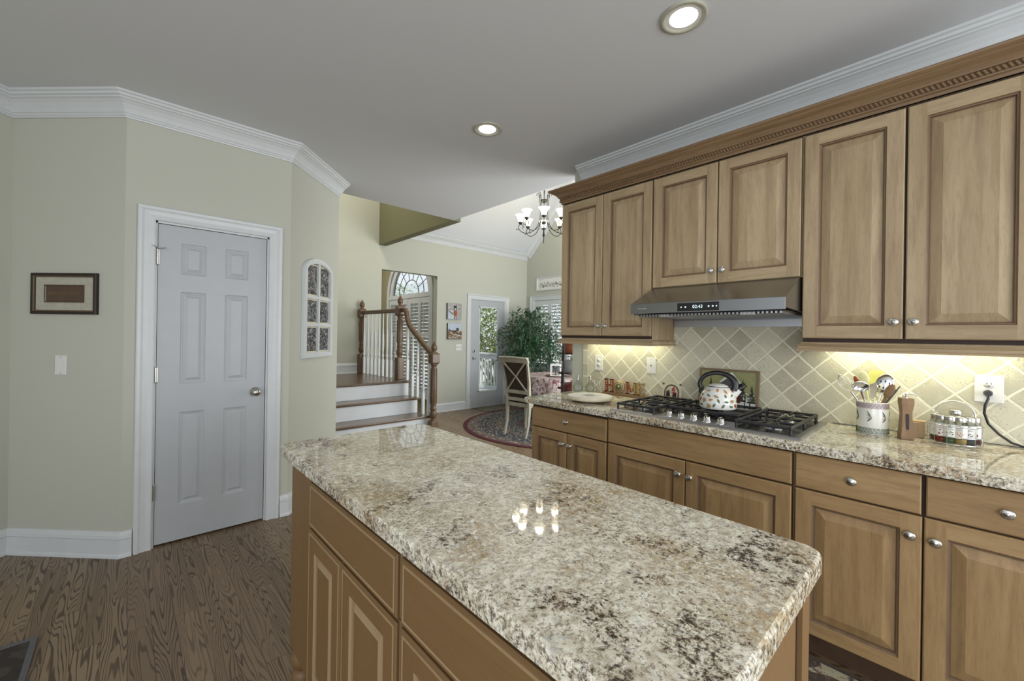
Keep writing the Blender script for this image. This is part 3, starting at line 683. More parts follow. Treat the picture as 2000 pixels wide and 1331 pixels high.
b2 = base_cab('maple base cabinet under the gas cooktop with a wide blank panel over two doors', .478, 1.427, (2.43, .95, 0))
door(b2, 'blank_panel', XB, 1.422, .484, .722, .862, BM, raised=False); door(b2, 'door', XB, 1.422, .953, .108, .714, BM, kn=(.984, .643)); door(b2, 'door', XB, .949, .484, .108, .714, BM, kn=(.923, .640))
b3 = base_cab('maple base cabinet at the right edge with two drawers over two wide doors', -.335, .477, (2.43, .07, 0))
door(b3, 'drawer', XB, .470, .082, .720, .864, BM, raised=False, kn=(.279, .794)); door(b3, 'drawer', XB, .070, -.325, .720, .864, BM, raised=False, kn=(-.118, .794))
door(b3, 'door', XB, .470, .079, .108, .713, BM, kn=(.111, .642)); door(b3, 'door', XB, .074, -.325, .108, .713, BM, kn=(.045, .639))
def slab(x0, x1, y0, y1, z0, z1, name, label, r=0.03):
    mb = MB(); pts = []
    for (cx_, cy_, a0) in ((x1 - r, y1 - r, 0), (x0 + r, y1 - r, 90), (x0 + r, y0 + r, 180), (x1 - r, y0 + r, 270)):
        for k in range(7): a = math.radians(a0 + 15 * k); pts.append((cx_ + r * math.cos(a), cy_ + r * math.sin(a)))
    n = len(pts); L = [(0, z0), (0, z1 - .007), (.002, z1 - .0025), (.006, z1)]; cx_, cy_ = (x0 + x1) / 2, (y0 + y1) / 2
    hx, hy = (x1 - x0) / 2, (y1 - y0) / 2; vs = []
    for (i, z) in L: vs += [(cx_ + (p[0] - cx_) * (hx - i) / hx, cy_ + (p[1] - cy_) * (hy - i) / hy, z) for p in pts]
    mb.m(1)
    for k in range(len(L) - 1):
        if k == 2: mb.m(0)
        mb.add(vs[k * n:(k + 2) * n], [(i, (i + 1) % n, n + (i + 1) % n, n + i) for i in range(n)], k > 0)
    mb.m(0).add(vs[-n:], [tuple(range(n))]); mb.m(1).add(vs[:n], [tuple(range(n))[::-1]])
    o = mb.build(name, ['granite', 'granite_edge'], at=(cx_, cy_, z0)); return tag(o, label, 'worktop')
slab(2.09, 2.738, -.34, 2.118, .875, .914, 'granite_worktop', 'long speckled granite worktop on the base cabinets under the tiled splashback', r=.012)
# backsplash
mb = MB(); mb.box(2.728, 2.7395, -.34, 2.031, .9145, 1.60); o = struct(mb, 'trim_5', 'tile', 'travertine diamond tile splashback behind the cooktop')
mb = MB(); mb.box(2.728, 2.7395, 2.031, 2.078, .9145, 1.337); struct(mb, 'trim_6', 'tile_strip', 'narrow border of tiles at the end of the splashback')

# ------------------------------------------------------------------ range hood
hd = thing('range_hood', 'stainless steel under-cabinet range hood with black clock display', 'range hood', (2.45, .92, 1.46))
hy0, hy1 = .527, 1.309; hf = 2.162
mb = MB(); mb.prism([(hf, 1.490), (hf, 1.548), (2.412, 1.662), (2.737, 1.662), (2.737, 1.470), (2.70, 1.470), (2.70, 1.485), (hf + .02, 1.500)], 'y', hy0, hy1)
mb.build('hood_body', 'hood_steel', hd, bevel=.0015)
MB().box(2.715, 2.727, hy0, hy1, 1.428, 1.478).build('back_lip', 'steel', hd)
mb = MB(); mb.box(hf - .0025, hf, .812, 1.026, 1.497, 1.540); dsp = mb.build('display_panel', 'black', hd)
mb = MB(); mb.text('02:43', .024, faceX(hf - .0035, .918, 1.5185)); mb.build('display_digits', 'display', dsp)
for yy, rr in ((1.005, .0034), (.982, .0042), (.862, .0042), (.842, .0042), (.824, .0034)): MB().lathe([(.0001, 0), (rr, 0), (rr, .0004), (.0001, .0005)], n=12, xf=faceX(hf - .0030, yy, 1.5185)).build('display_button', 'display', dsp)
MB().text('HAUSLANE', .0085, faceX(hf - .0006, 1.235, 1.519) @ Matrix.Diagonal((1.35, 1, 1, 1))).build('lettering', 'white', hd)
mb = MB()
for i in range(40):
    yy = hy0 + .02 + i * (hy1 - hy0 - .04) / 40
    mb.box(hf + .03, 2.69, yy, yy + .010, 1.476, 1.486, xf=None)
mb.build('baffle_filter', 'steel', hd)
for yy in (.70, 1.12): MB().box(hf + .04, hf + .085, yy - .028, yy + .028, 1.474, 1.487).build('hood_lamp', 'white', hd)
MB().box(hf + .022, 2.70, hy0 + .01, hy1 - .01, 1.4855, 1.4895).build('filter_recess', 'black', hd)

# ------------------------------------------------------------------ gas cooktop
ct = thing('gas_cooktop', 'five-burner black and stainless gas cooktop set into the worktop', 'cooktop', (2.42, .935, .914))
cx0, cx1, cy0, cy1 = 2.125, 2.675, .455, 1.415
mb = MB(); mb.prism([(cx0, .9145), (cx0 + .012, .923), (cx1 - .006, .923), (cx1, .9145)], 'y', cy0, cy1); mb.build('steel_tray', 'steel', ct, bevel=.002)
for yy in (.742, 1.142): MB().box(cx0 + .004, cx1 - .01, yy - .0012, yy + .0012, .9228, .9245).build('tray_seam', 'chrome', ct)
MB().box(cx0 + .045, cx1 - .02, cy0 + .03, .742 - .008, .923, .9245).box(cx0 + .045, cx1 - .02, 1.15, cy1 - .02, .923, .9245).box(cx0 + .16, cx1 - .02, .752, 1.134, .923, .9245).build('enamel_well', 'cooktop_glass', ct)
def burner(x, y, r):
    mb = MB(); mb.m(0).lathe([(r * 1.15, .9245), (r * 1.1, .930), (r * .95, .932), (r * .9, .936)], (x, y, 0), 24); mb.m(1).lathe([(r * .92, .9362), (r * .95, .940), (r * .85, .944), (.0001, .945)], (x, y, 0), 24)
    mb.build('burner', ['steel', 'black'], ct)
for (x, y, r) in ((2.28, .60, .035), (2.54, .60, .030), (2.47, .945, .050), (2.28, 1.28, .030), (2.54, 1.28, .038)): burner(x, y, r)
def grate(x0, x1, y0, y1, centres):
    mb = MB(); z = .955; r = .0062
    def bar(a, b, rr=r): mb.tube([(a[0], a[1], z), (b[0], b[1], z)], rr, 6)
    bar((x0, y0), (x0, y1), .008); bar((x1, y0), (x1, y1), .008); bar((x0, y0), (x1, y0), .008); bar((x0, y1), (x1, y1), .008)
    for (px, py) in ((x0, y0), (x0, y1), (x1, y0), (x1, y1), ((x0 + x1) / 2, y0), ((x0 + x1) / 2, y1)): mb.tube([(px, py, z), (px, py, .9246)], .007, 6); mb.ball((px, py, z), .0095, 8)
    if len(centres) == 2: bar(((x0 + x1) / 2, y0), ((x0 + x1) / 2, y1))
    for (cx_, cy_) in centres:
        lo = x0 if cx_ < (x0 + x1) / 2 or len(centres) == 1 else (x0 + x1) / 2; hi = x1 if cx_ > (x0 + x1) / 2 or len(centres) == 1 else (x0 + x1) / 2
        g = .030
        bar((lo, cy_), (cx_ - g, cy_)); bar((hi, cy_), (cx_ + g, cy_)); bar((cx_, y0), (cx_, cy_ - g)); bar((cx_, y1), (cx_, cy_ + g))
        for sx_ in (-1, 1):
            ex = lo if sx_ < 0 else hi
            for sy_ in (-1, 1):
                ey = y0 if sy_ < 0 else y1
                mb.tube([(cx_ + sx_ * (abs(ex - cx_)), cy_ + sy_ * abs(ey - cy_) * .55, z), (cx_ + sx_ * g * .9, cy_ + sy_ * g * .9, z)], .0045, 6)
    for yy in (y0 + (y1 - y0) * .3, y0 + (y1 - y0) * .55, y0 + (y1 - y0) * .8): mb.tube([(x0, yy, z), (x0 + .004, yy, .932)], .005, 6)
    mb.build('grate', 'iron', ct)
grate(2.165, 2.650, cy0 + .045, .725, [(2.28, .60), (2.54, .60)]); grate(2.165, 2.650, 1.157, cy1 - .03, [(2.28, 1.28), (2.54, 1.28)]); grate(2.30, 2.650, .762, 1.122, [(2.47, .945)])
for yy in (1.075, 1.008, .940, .872, .804):
    mb = MB(); c_ = (2.185, yy, .9235)
    mb.lathe([(.021, 0), (.021, .003), (.016, .006), (.0155, .024), (.013, .027), (.0001, .028)], c_, 20)
    mb.box(c_[0] - .020, c_[0] + .014, yy - .0035, yy + .0035, .946, .956)
    mb.build('control_knob', 'chrome', ct)

# ------------------------------------------------------------------ kitchen island
isl = thing('kitchen_island', 'brown wooden kitchen island with panelled drawers and doors in the foreground', 'kitchen island', (.75, .99, 0))
ix = .447; iy0, iy1 = .215, 1.765
MB().box(ix + .020, 1.040, iy0, iy1, .125, .875).build('cabinet_body', 'island_v', isl)
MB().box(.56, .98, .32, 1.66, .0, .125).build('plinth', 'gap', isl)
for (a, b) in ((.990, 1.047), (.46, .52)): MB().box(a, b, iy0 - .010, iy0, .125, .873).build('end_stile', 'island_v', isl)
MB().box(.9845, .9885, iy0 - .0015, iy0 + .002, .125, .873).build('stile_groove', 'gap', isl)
MB().box(ix + .0190, ix + .0200, iy0 + .01, 1.498, .13, .872).build('gap_shade_plate', 'gap', isl)  # thin dark plate painting shade into the door and drawer gaps
IM = ('island_v', 'island_h', 'island_edge', 'island_v')
def idoor(name, y1, y0, z0, z1, raised=True):
    w, h = y1 - y0, z1 - z0; mb = MB(); t = .020
    panel_front(mb, faceX(ix + t, y1, z0), w, h, t=t, stile=.062, raised=raised, edge=.004, bevel=.017, step=.013, bm=2)
    # moulded lip all round, its lit edge painted in paler wood
    xf_ = faceX(ix + t, y1, z0); e0, e1 = 0.0, 0.011; mb.m(2)
    for (a0, d0, a1, d1_) in ((-.0005, .0, -.0005, t - .011), (-.0005, t - .011, .011, t + .0012), (.011, t + .0012, .016, t + .0004)):
        A = [(a0, a0, d0), (w - a0, a0, d0), (w - a0, h - a0, d0), (a0, h - a0, d0)]; B = [(a1, a1, d1_), (w - a1, a1, d1_), (w - a1, h - a1, d1_), (a1, h - a1, d1_)]
        for k in range(4): j = (k + 1) % 4; mb.add([A[k], A[j], B[j], B[k]], [(0, 1, 2, 3)], xf=xf_)
    return mb.build(name, list(IM), isl)
idoor('drawer', 1.495, .872, .692, .842, False); idoor('door', 1.500, 1.212, .140, .682); idoor('door', 1.204, .872, .140, .682)
idoor('drawer', .852, .235, .692, .842, False); idoor('door', .852, .548, .140, .682); idoor('door', .540, .235, .140, .682)
FT = [(.030, .0), (.040, .006), (.045, .025), (.040, .045), (.030, .055), (.036, .062), (.048, .085), (.046, .108), (.034, .1245)]
for (fx_, fy_) in ((.505, 1.715), (.990, 1.715), (.505, .27), (.990, .27)): MB().lathe(FT, (fx_, fy_, 0), 20).build('bun_foot', 'newel' if False else 'island_v', isl)
slab(.425, 1.062, .182, 1.802, .876, .914, 'granite_worktop', 'speckled granite slab on top of the kitchen island', r=.035)
# ------------------------------------------------------------------ things on the long worktop
Z = .9145
# whistling kettle
kx, ky, kz = 2.440, .915, .9618
kt = thing('kettle', 'white enamel whistling kettle with autumn leaf pattern and black handle on the cooktop', 'kettle', (kx, ky, kz))
KP = [(.0001, 0), (.086, 0), (.092, .003), (.095, .014), (.095, .034), (.092, .060), (.085, .085), (.073, .105), (.060, .118), (.054, .121), (.0001, .122)]
MB().lathe(KP, (kx, ky, kz), 40).build('kettle_body', 'white_enamel', kt)
mb = MB(); mb.m(0).lathe([(.052, .1215), (.054, .124), (.050, .128), (.032, .135), (.012, .138), (.0001, .1385)], (kx, ky, kz), 32); mb.m(1).tube([(kx + .0535 * math.cos(2 * PI * k / 32), ky + .0535 * math.sin(2 * PI * k / 32), kz + .1235) for k in range(32)], .0016, 6, closed=True)
mb.build('lid', ['white_enamel', 'black'], kt)
sd = Vector((.30, -.954, 0)).normalized()
def kp(o, z, s=0.0): p = sd * o; q_ = Vector((-sd.y, sd.x, 0)) * s; return (kx + p.x + q_.x, ky + p.y + q_.y, kz + z)
mb = MB(); mb.tube([kp(.064, .068), kp(.090, .096), kp(.112, .120)], [.026, .020, .015], 16); mb.build('spout', 'white_enamel', kt)
mb = MB(); mb.tube([kp(.104, .112), kp(.120, .128), kp(.126, .134)], [.017, .0165, .013], 14); mb.tube([kp(.108, .136), kp(.124, .150), kp(.140, .128)], .0045, 6); mb.build('whistle_cap', 'black', kt)
hp = []; hr = []
for k in range(25):
    a = math.radians(198 - k * 9.2); hp.append(kp(-.004 + .090 * math.cos(a), .132 + .066 * math.sin(a))); hr.append(.0125 + .0115 * max(0, (k - 13) / 11))
mb = MB(); mb.tube(hp, hr, 10); mb.tube([kp(-.089, .112), kp(-.090, .090), kp(-.080, .074)], .009, 8); mb.tube([kp(.080, .104), kp(.070, .118), kp(.060, .126)], .014, 8)
mb.build('handle', 'black', kt)
# leaf decoration lying on the enamel
def krad(z):
    for (r0, z0), (r1, z1) in zip(KP[1:], KP[2:]):
        if z0 <= z <= z1 and z1 > z0: return r0 + (r1 - r0) * (z - z0) / (z1 - z0)
    return .1
lm = MB(); cols = ['orange', 'gold', 'green', 'red', 'green', 'olive']
OAK = [(0, -1), (.12, -.75), (.5, -.62), (.28, -.35), (.65, -.1), (.3, .05), (.6, .4), (.25, .45), (.15, .8), (0, 1), (-.15, .8), (-.25, .45), (-.6, .4), (-.3, .05), (-.65, -.1), (-.28, -.35), (-.5, -.62), (-.12, -.75)]
MAPLE = [(0, -1.1), (.1, -.5), (.6, -.75), (.55, -.4), (1, -.1), (.6, .05), (.7, .5), (.3, .35), (.25, .75), (0, 1.1), (-.25, .75), (-.3, .35), (-.7, .5), (-.6, .05), (-1, -.1), (-.55, -.4), (-.6, -.75), (-.1, -.5)]
ELM = [(0, -1.2), (.3, -.7), (.5, 0), (.35, .6), (0, 1), (-.35, .6), (-.5, 0), (-.3, -.7)]
rnd = random.Random(3)
rows = ((.022, 15), (.050, 15), (.078, 13), (.104, 10))
for ri, (zc, cnt) in enumerate(rows):
    for k in range(cnt):
        th0 = 2 * PI * (k + .5 * (ri % 2)) / cnt + rnd.uniform(-.08, .08); kind = rnd.choice((0, 1, 2, 2)); sh = (OAK, MAPLE, ELM)[kind]
        ci = rnd.choice((0, 1, 3)) if kind != 2 else rnd.choice((0, 2, 2, 4)); szz = (.0165, .0165, .0125)[kind]; rot = rnd.uniform(0, 2 * PI); ca, sa = math.cos(rot), math.sin(rot)
        zz0 = zc + rnd.uniform(-.004, .004); pts = []
        for (u, v) in sh:
            u, v = (u * ca - v * sa) * szz, (u * sa + v * ca) * szz
            zz = min(.116, max(.004, zz0 + v * (.75 if zc > .07 else 1))); r = krad(zz) + .0016; th = th0 + u / r
            pts.append((kx + r * math.cos(th), ky + r * math.sin(th), kz + zz))
        cc = Vector((0, 0, 0))
        for p in pts: cc += Vector(p)
        cc /= len(pts); dr = Vector((cc.x - kx, cc.y - ky, 0)).normalized() * .0012; cc += dr
        n = len(pts); lm.m(ci).add(pts + [tuple(cc)], [(i, (i + 1) % n, n) for i in range(n)])
lm.build('leaf_pattern', cols, kt, fix=False)

# winter scene board leaning on the tiles
bd = thing('picture_board', 'brown-framed cutting board with snowy pine trees and red barn leaning behind the kettle', 'board', (2.70, .956, Z))
lean = Matrix.Translation((2.690, .956, Z + .002)) @ Matrix.Rotation(math.radians(6.0), 4, 'Y')
def BX(y, z, d): return lean @ Vector((-d, .956 - y if False else (y - .956), z))
w_, h_ = .345, .250
def bbox(mb, y0, y1, z0, z1, d0, d1): mb.box(-d1, -d0, y0, y1, z0, z1, xf=lean)
mb = MB(); bbox(mb, -w_ / 2, w_ / 2, 0, h_, -.006, .004); bbox(mb, -w_ / 2, w_ / 2, 0, .014, .004, .008); bbox(mb, -w_ / 2, w_ / 2, h_ - .014, h_, .004, .008); bbox(mb, -w_ / 2, -w_ / 2 + .014, .014, h_ - .014, .004, .008); bbox(mb, w_ / 2 - .014, w_ / 2, .014, h_ - .014, .004, .008)
bo = mb.build('board_frame', 'frame_brown', bd)
mb = MB(); mb.m(0); bbox(mb, -w_ / 2 + .014, w_ / 2 - .014, .014, h_ - .014, .004, .0046)
def bp(pts, ci, d): mb.m(ci).poly([tuple(lean @ Vector((-d, -y, z))) for (y, z) in pts])
bp([(-.158, .014), (.158, .014), (.158, .060), (.09, .075), (0, .055), (-.158, .07)], 1, .0050)
for (ty, tz, tw, th_) in ((-.10, .06, .028, .13), (.085, .06, .024, .13), (.135, .055, .028, .10), (-.145, .05, .02, .09)):
    for k in range(5):
        s_ = tw * (1 - k * .18); zz = tz + th_ * k * .18; bp([(ty - s_, zz), (ty + s_, zz), (ty, zz + th_ * .34)], 2, .0054 + .0001 * k)
bp([(.035, .05), (.075, .05), (.075, .11), (.055, .135), (.035, .11)], 3, .0056); bp([(-.02, .06), (.03, .06), (.03, .16), (.0, .20), (-.02, .17)], 4, .0055)
bp([(-.05, .17), (.02, .235), (.075, .17), (.065, .165), (.02, .215), (-.04, .165)], 1, .0060); bp([(-.04, .165), (.02, .215), (.02, .13), (-.04, .13)], 5, .0057)
bp([(.0, .118), (.018, .17), (.036, .118)], 3, .0066)
for (ty, hh) in ((.10, .11), (.128, .10), (-.07, .09)):
    bp([(ty - .003, .02), (ty + .003, .02), (ty + .002, hh), (ty - .002, hh)], 4, .0064)
    for k in range(26):
        a = rnd.uniform(0, 2 * PI); r = rnd.uniform(0, .022); yy, zz = ty + r * math.cos(a), hh - .01 + r * math.sin(a) * 1.3
        if abs(yy) < .15: bp([(yy - .004, zz), (yy, zz - .003), (yy + .004, zz + .001), (yy, zz + .004)], rnd.choice((4, 5, 1)), .0068 + k * .00002)
mb.build('winter_picture', ['olive', 'white', 'pine', 'darkred', 'ink', 'dkgrey'], bd, fix=False)

# small arched tile plaque
tp = thing('tile_plaque', 'small square tile plaque with red and black arched picture leaning on the splashback', 'plaque', (2.71, 1.315, Z))
ln2 = Matrix.Translation((2.708, 1.316, Z)) @ Matrix.Rotation(math.radians(5.0), 4, 'Y')
MB().box(-.006, .006, -.066, .066, .006, .134, xf=ln2).box(-.016, .010, -.074, .074, 0.0, .008, xf=ln2).build('tile', 'cream', tp, bevel=.001)
mb = MB()
def ap(pts, ci, d): mb.m(ci).poly([tuple(ln2 @ Vector((-d, -y, z))) for (y, z) in pts])
def arch(r, z0, zc): return [(-r, z0), (r, z0)] + [(r * math.cos(PI * k / 14), zc + r * math.sin(PI * k / 14)) for k in range(15)]
ap(arch(.053, .010, .070), 0, .0064); ap(arch(.042, .012, .070), 4, .0067)
ap([(-.038, .04), (-.01, .04), (-.012, .08), (-.036, .08)], 1, .0070); ap([(.005, .03), (.036, .035), (.034, .07), (.01, .075)], 1, .0070)
ap([(0, .06), (.022, .06), (.026, .09), (.015, .108), (.002, .095)], 2, .0073); ap([(.0, .02), (.046, .014), (.046, .035), (.02, .045), (.005, .035)], 2, .0074); ap([(-.04, .016), (-.01, .016), (-.008, .038), (-.03, .045)], 5, .0073); ap([(-.008, .012), (.012, .012), (.01, .03), (-.004, .034)], 3, .0076)
for (a, b) in ((-.060, .124), (.060, .124)): ap([(a - .007, b - .007), (a + .007, b - .007), (a + .007, b + .007), (a - .007, b + .007)], 6, .0066)
for k in range(20):
    yy, zz = rnd.uniform(-.034, .034), rnd.uniform(.05, .105); ap([(yy - .003, zz), (yy, zz - .002), (yy + .003, zz), (yy, zz + .003)], rnd.choice((3, 3, 2)), .0079)
for k in range(11):
    a = PI * k / 10; yy, zz = .0475 * math.cos(a), .070 + .0475 * math.sin(a); ap([(yy - .003, zz - .003), (yy + .003, zz - .003), (yy + .003, zz + .003), (yy - .003, zz + .003)], 5, .0072)
mb.build('arched_picture', ['brown', 'ink', 'red', 'white', 'cream', 'green', 'dkgrey'], tp, fix=False)

# HOME letters on a ledge
hm_ = thing('home_sign', 'carved wooden letters spelling HOME standing on a brown ledge base', 'sign', (2.70, 1.675, Z))
MB().box(2.682, 2.722, 1.490, 1.862, Z, Z + .014).box(2.688, 2.718, 1.497, 1.856, Z + .014, Z + .020).build('base', 'ledge_wood', hm_, bevel=.002)
hx = 2.704
def letter(ch, y, h, wsc, mat, name):
    mb = MB(); mb.m(0).text(ch, h / .70, faceX(hx, y, Z + .020 + h / 2) @ Matrix.Diagonal((wsc, 1, 1, 1)), depth=.007)
    # cream dotted ornament
    return mb
def strokes(mb, rects):
    for (y0, y1, z0, z1, ci) in rects: mb.m(ci).box(hx - .0085 if ci else hx - .007, hx + .007, y0, y1, Z + .020 + z0, Z + .020 + z1)
def dots(mb, pts, ci=1, r=.0035):
    for (y, z) in pts: mb.m(ci).lathe([(.0001, 0), (r, 0), (r, .001), (.0001, .0012)], n=8, xf=faceX(hx - .0073, y, Z + .020 + z))
mb = MB(); a = 1.850     # H
strokes(mb, [(a - .026, a - .006, 0, .100, 0), (a - .074, a - .054, 0, .100, 0), (a - .060, a - .02, .044, .060, 0), (a - .030, a, .092, .100, 0), (a - .078, a - .05, .092, .100, 0), (a - .030, a, 0, .008, 0), (a - .078, a - .05, 0, .008, 0)])
for zc in (.015, .030, .045, .062, .078, .090): dots(mb, [(a - .016 + (.004 if int(zc * 1000) % 2 else -.003), zc), (a - .064 + (.003 if int(zc * 1000) % 2 else -.004), zc)])
mb.build('letter_h', ['rust', 'cream'], hm_)
mb = MB(); yc, zc, ro = 1.722, .049, .049     # O
for (r0, d0, ci) in ((.049, 0, 0), (.041, .0012, 1), (.038, .0016, 2), (.030, .002, 1), (.027, .0026, 3), (.012, .003, 4), (.006, .0036, 1)):
    mb.m(ci).lathe([(.0001, -.014 if ci == 0 and r0 == .049 else 0), (r0, -.014 if r0 == .049 else 0), (r0, d0), (.0001, d0 + .0001)], n=32, xf=faceX(hx - .0072, yc, Z + .020 + zc))
for k in range(18): dots(mb, [(yc + .034 * math.cos(k * PI / 9), zc + .034 * math.sin(k * PI / 9))], 1, .0022)
mb.build('letter_o', ['gold', 'cream', 'brown', 'green', 'rust'], hm_)
mb = MB(); a = 1.665     # M
strokes(mb, [(a - .017, a - .004, 0, .088, 0), (a - .082, a - .069, 0, .088, 2), (a - .026, a, 0, .008, 0), (a - .088, a - .058, 0, .008, 2), (a - .024, a, .081, .090, 0), (a - .086, a - .062, .081, .090, 2)])
for (ya, yb, ci) in ((a - .012, a - .043, 0), (a - .043, a - .073, 2)):
    za, zb = (.084, .018) if ci == 0 else (.018, .084)
    mb.m(ci).prism([(ya + .006, Z + .02 + za), (ya - .006, Z + .02 + za), (yb - .006, Z + .02 + zb), (yb + .006, Z + .02 + zb)], 'x', hx - .006, hx + .006)
for zc in (.015, .030, .045, .060, .075): dots(mb, [(a - .0105, zc), (a - .0755, zc)], 1, .0026)
mb.build('letter_m', ['rust', 'cream', 'gold'], hm_)
mb = MB(); a = 1.574     # E
strokes(mb, [(a - .024, a - .004, 0, .088, 0), (a - .056, a - .02, .078, .090, 0), (a - .045, a - .02, .038, .050, 0), (a - .060, a - .02, 0, .011, 0), (a - .060, a - .054, .070, .09, 0), (a - .062, a - .056, 0, .020, 0), (a - .026, a, 0, .008, 0)])
for zc in (.015, .030, .045, .060, .075): dots(mb, [(a - .014, zc)], 1, .0032)
mb.build('letter_e', ['gold', 'cream'], hm_)

# round marble board
rb = thing('round_board', 'round marble serving board on a low turntable base at the worktop end', 'serving board', (2.315, 1.705, Z))
mb = MB(); c_ = (2.315, 1.705, Z)
mb.m(0).lathe([(.148, .0382), (.0001, .0384)], c_, 56); mb.m(1).lathe([(.145, .014), (.152, .017), (.152, .034), (.148, .038), (.0001, .0380)], c_, 56)
mb.build('board', ['white', 'cream'], rb)
mb = MB()
for k in range(5): mb.tube([(c_[0] - .07 + .03 * k, c_[1] - .06, Z + .0385), (c_[0] - .03 + .02 * k, c_[1] + .05, Z + .0385)], .0012, 4)
mb.ball((c_[0], c_[1], Z + .038), .035, 12, sc=(1.5, .8, .03)); mb.build('etched_emblem', 'grey', rb)
MB().lathe([(.110, 0), (.112, .004), (.108, .0145), (.0001, .0145)], c_, 32).build('turntable_base', 'brown', rb)

# metal-mounted glass flasks
def flask(x, y, lab, s=1.0):
    f = thing('flask', lab, 'flask', (x, y, Z), group='glass flasks')
    X = Matrix.Translation((x, y, Z)) @ Matrix.Scale(s, 4)
    FP = [(.0001, 0), (.016, 0), (.022, .003), (.034, .016), (.041, .034), (.040, .052), (.030, .070), (.015, .084), (.009, .092), (.008, .112), (.011, .114), (.0001, .114)]
    MB().lathe(FP, (0, 0, 0), 28, xf=X @ Matrix.Rotation(math.radians(40), 4, 'Z') @ Matrix.Diagonal((.55, 1, 1, 1))).build('glass_body', 'glass', f)
    mb = MB(); mb.lathe([(.0095, .098), (.010, .104), (.0095, .110)], (0, 0, 0), 16, xf=X); mb.lathe([(.012, .114), (.012, .120), (.007, .124), (.010, .132), (.005, .138), (.0001, .140)], (0, 0, 0), 16, xf=X)
    for k in range(4): mb.ball((.014 * math.cos(k * PI / 2), .014 * math.sin(k * PI / 2), .128), .004, 6, xf=X)
    mb.build('stopper', 'nickel', f)
    mb = MB(); e = X @ Matrix.Rotation(math.radians(40), 4, 'Z')
    mb.tube([(-.024, .020 * math.cos(2 * PI * k / 16), .042 + .018 * math.sin(2 * PI * k / 16)) for k in range(16)], .0018, 6, closed=True, xf=e)
    mb.tube([(-.024, -.016, .042), (-.025, -.006, .048), (-.025, .006, .038), (-.024, .016, .044)], .0025, 6, xf=e); mb.tube([(-.024, -.012, .034), (-.025, 0, .036), (-.024, .012, .033)], .002, 6, xf=e)
    mb.build('metal_emblem', 'nickel', f)
flask(2.575, 2.01, 'flat glass flask with metal stopper against the bare wall end'); flask(2.655, 1.95, 'glass flask with metal stopper standing half behind the round board, nearer the socket', .98)
us = thing('utensil_rack', 'small metal rack hung with tiny spoon and fork under the left socket', 'utensil rack', (2.66, 1.885, Z))
mb = MB(); mb.box(2.635, 2.685, 1.863, 1.908, Z, Z + .004); mb.tube([(2.66, 1.885, Z), (2.66, 1.885, Z + .115)], .0025, 6); mb.tube([(2.66, 1.912, Z + .108), (2.66, 1.897, Z + .116), (2.66, 1.873, Z + .116), (2.66, 1.855, Z + .108)], .0025, 6)
for yy in (1.905, 1.89, 1.875, 1.862): mb.ball((2.66, yy, Z + .118), .004, 6)
mb.build('stand', 'nickel', us)
mb = MB(); mb.tube([(2.655, 1.909, Z + .108), (2.652, 1.909, Z + .045)], .002, 6); mb.ball((2.650, 1.909, Z + .030), .011, 10, sc=(.3, 1, 1.5)); mb.build('spoon', 'nickel', us)
mb = MB(); mb.tube([(2.655, 1.860, Z + .108), (2.652, 1.860, Z + .066)], .002, 6)
for q_ in (-.006, 0, .006): mb.tube([(2.652, 1.860, Z + .066), (2.652, 1.860 + q_, Z + .058), (2.652, 1.860 + q_, Z + .036)], .0014, 5)
mb.build('fork', 'nickel', us)

# utensil crock
crx, cry = 2.595, .270
ck = thing('utensil_crock', 'white oval ceramic crock with patterned bands, full of cooking utensils', 'crock', (crx, cry, Z))
cs = .058
MB().lathe([(.0001, 0), (cs - .003, 0), (cs, .003), (cs, .148), (cs - .002, .151), (cs - .006, .150), (cs - .007, .02), (.0001, .018)], (crx, cry, Z), 48).build('crock_body', 'white_enamel', ck)
def band(z0, z1, nm, m1, rows_, off=0):
    mb = MB(); mb.m(0).lathe([(cs + .0006, z0), (cs + .0006, z1)], (crx, cry, Z), 48); n = 26
    for r_ in range(rows_):
        zc = z0 + (r_ + .5) * (z1 - z0) / rows_
        for k in range(n):
            a = 2 * PI * (k + .5 * (r_ % 2)) / n
            for rr in (.0078, .004):
                pts = [(crx + (cs + .0012) * math.cos(a + rr * math.cos(t_) / cs), cry + (cs + .0012) * math.sin(a + rr * math.cos(t_) / cs), Z + zc + rr * .8 * math.sin(t_)) for t_ in [PI * 2 * q_ / 10 for q_ in range(10)]]
                mb.m(1).tube(pts, .0009, 4, closed=True)
    mb.build(nm, ['white_enamel', m1], ck)
band(.122, .147, 'upper_band', 'pink', 2); band(.004, .032, 'lower_band', 'green', 2)
for a0 in (math.radians(205), math.radians(150), math.radians(262), math.radians(320), math.radians(95)):
    mb = MB()
    for k, (dz, ci) in enumerate(((.036, 1), (.018, 0), (-.002, 0), (-.020, 1))):
        pass
        p = []
        for q_ in range(7):
            t_ = q_ / 6; aa = a0 + .30 + t_ * .30 + k * .0; zz = .078 + dz * (1 - t_) * .9
            p.append((crx + (cs + .001) * math.cos(aa), cry + (cs + .001) * math.sin(aa), Z + zz))
        mb.m(ci).tube(p, [.0004, .0016, .0024, .0028, .0022, .0014, .0005], 5)
    mb.build('petal_pattern', ['pink', 'green'], ck)
def stick(base, tip, r0, r1, mb): mb.tube([base, tip], [r0, r1], 8)
cB = Vector((crx, cry, Z + .03)); VT = Vector((0, -1, 0)); VD = Vector((-.25, 0, 1))
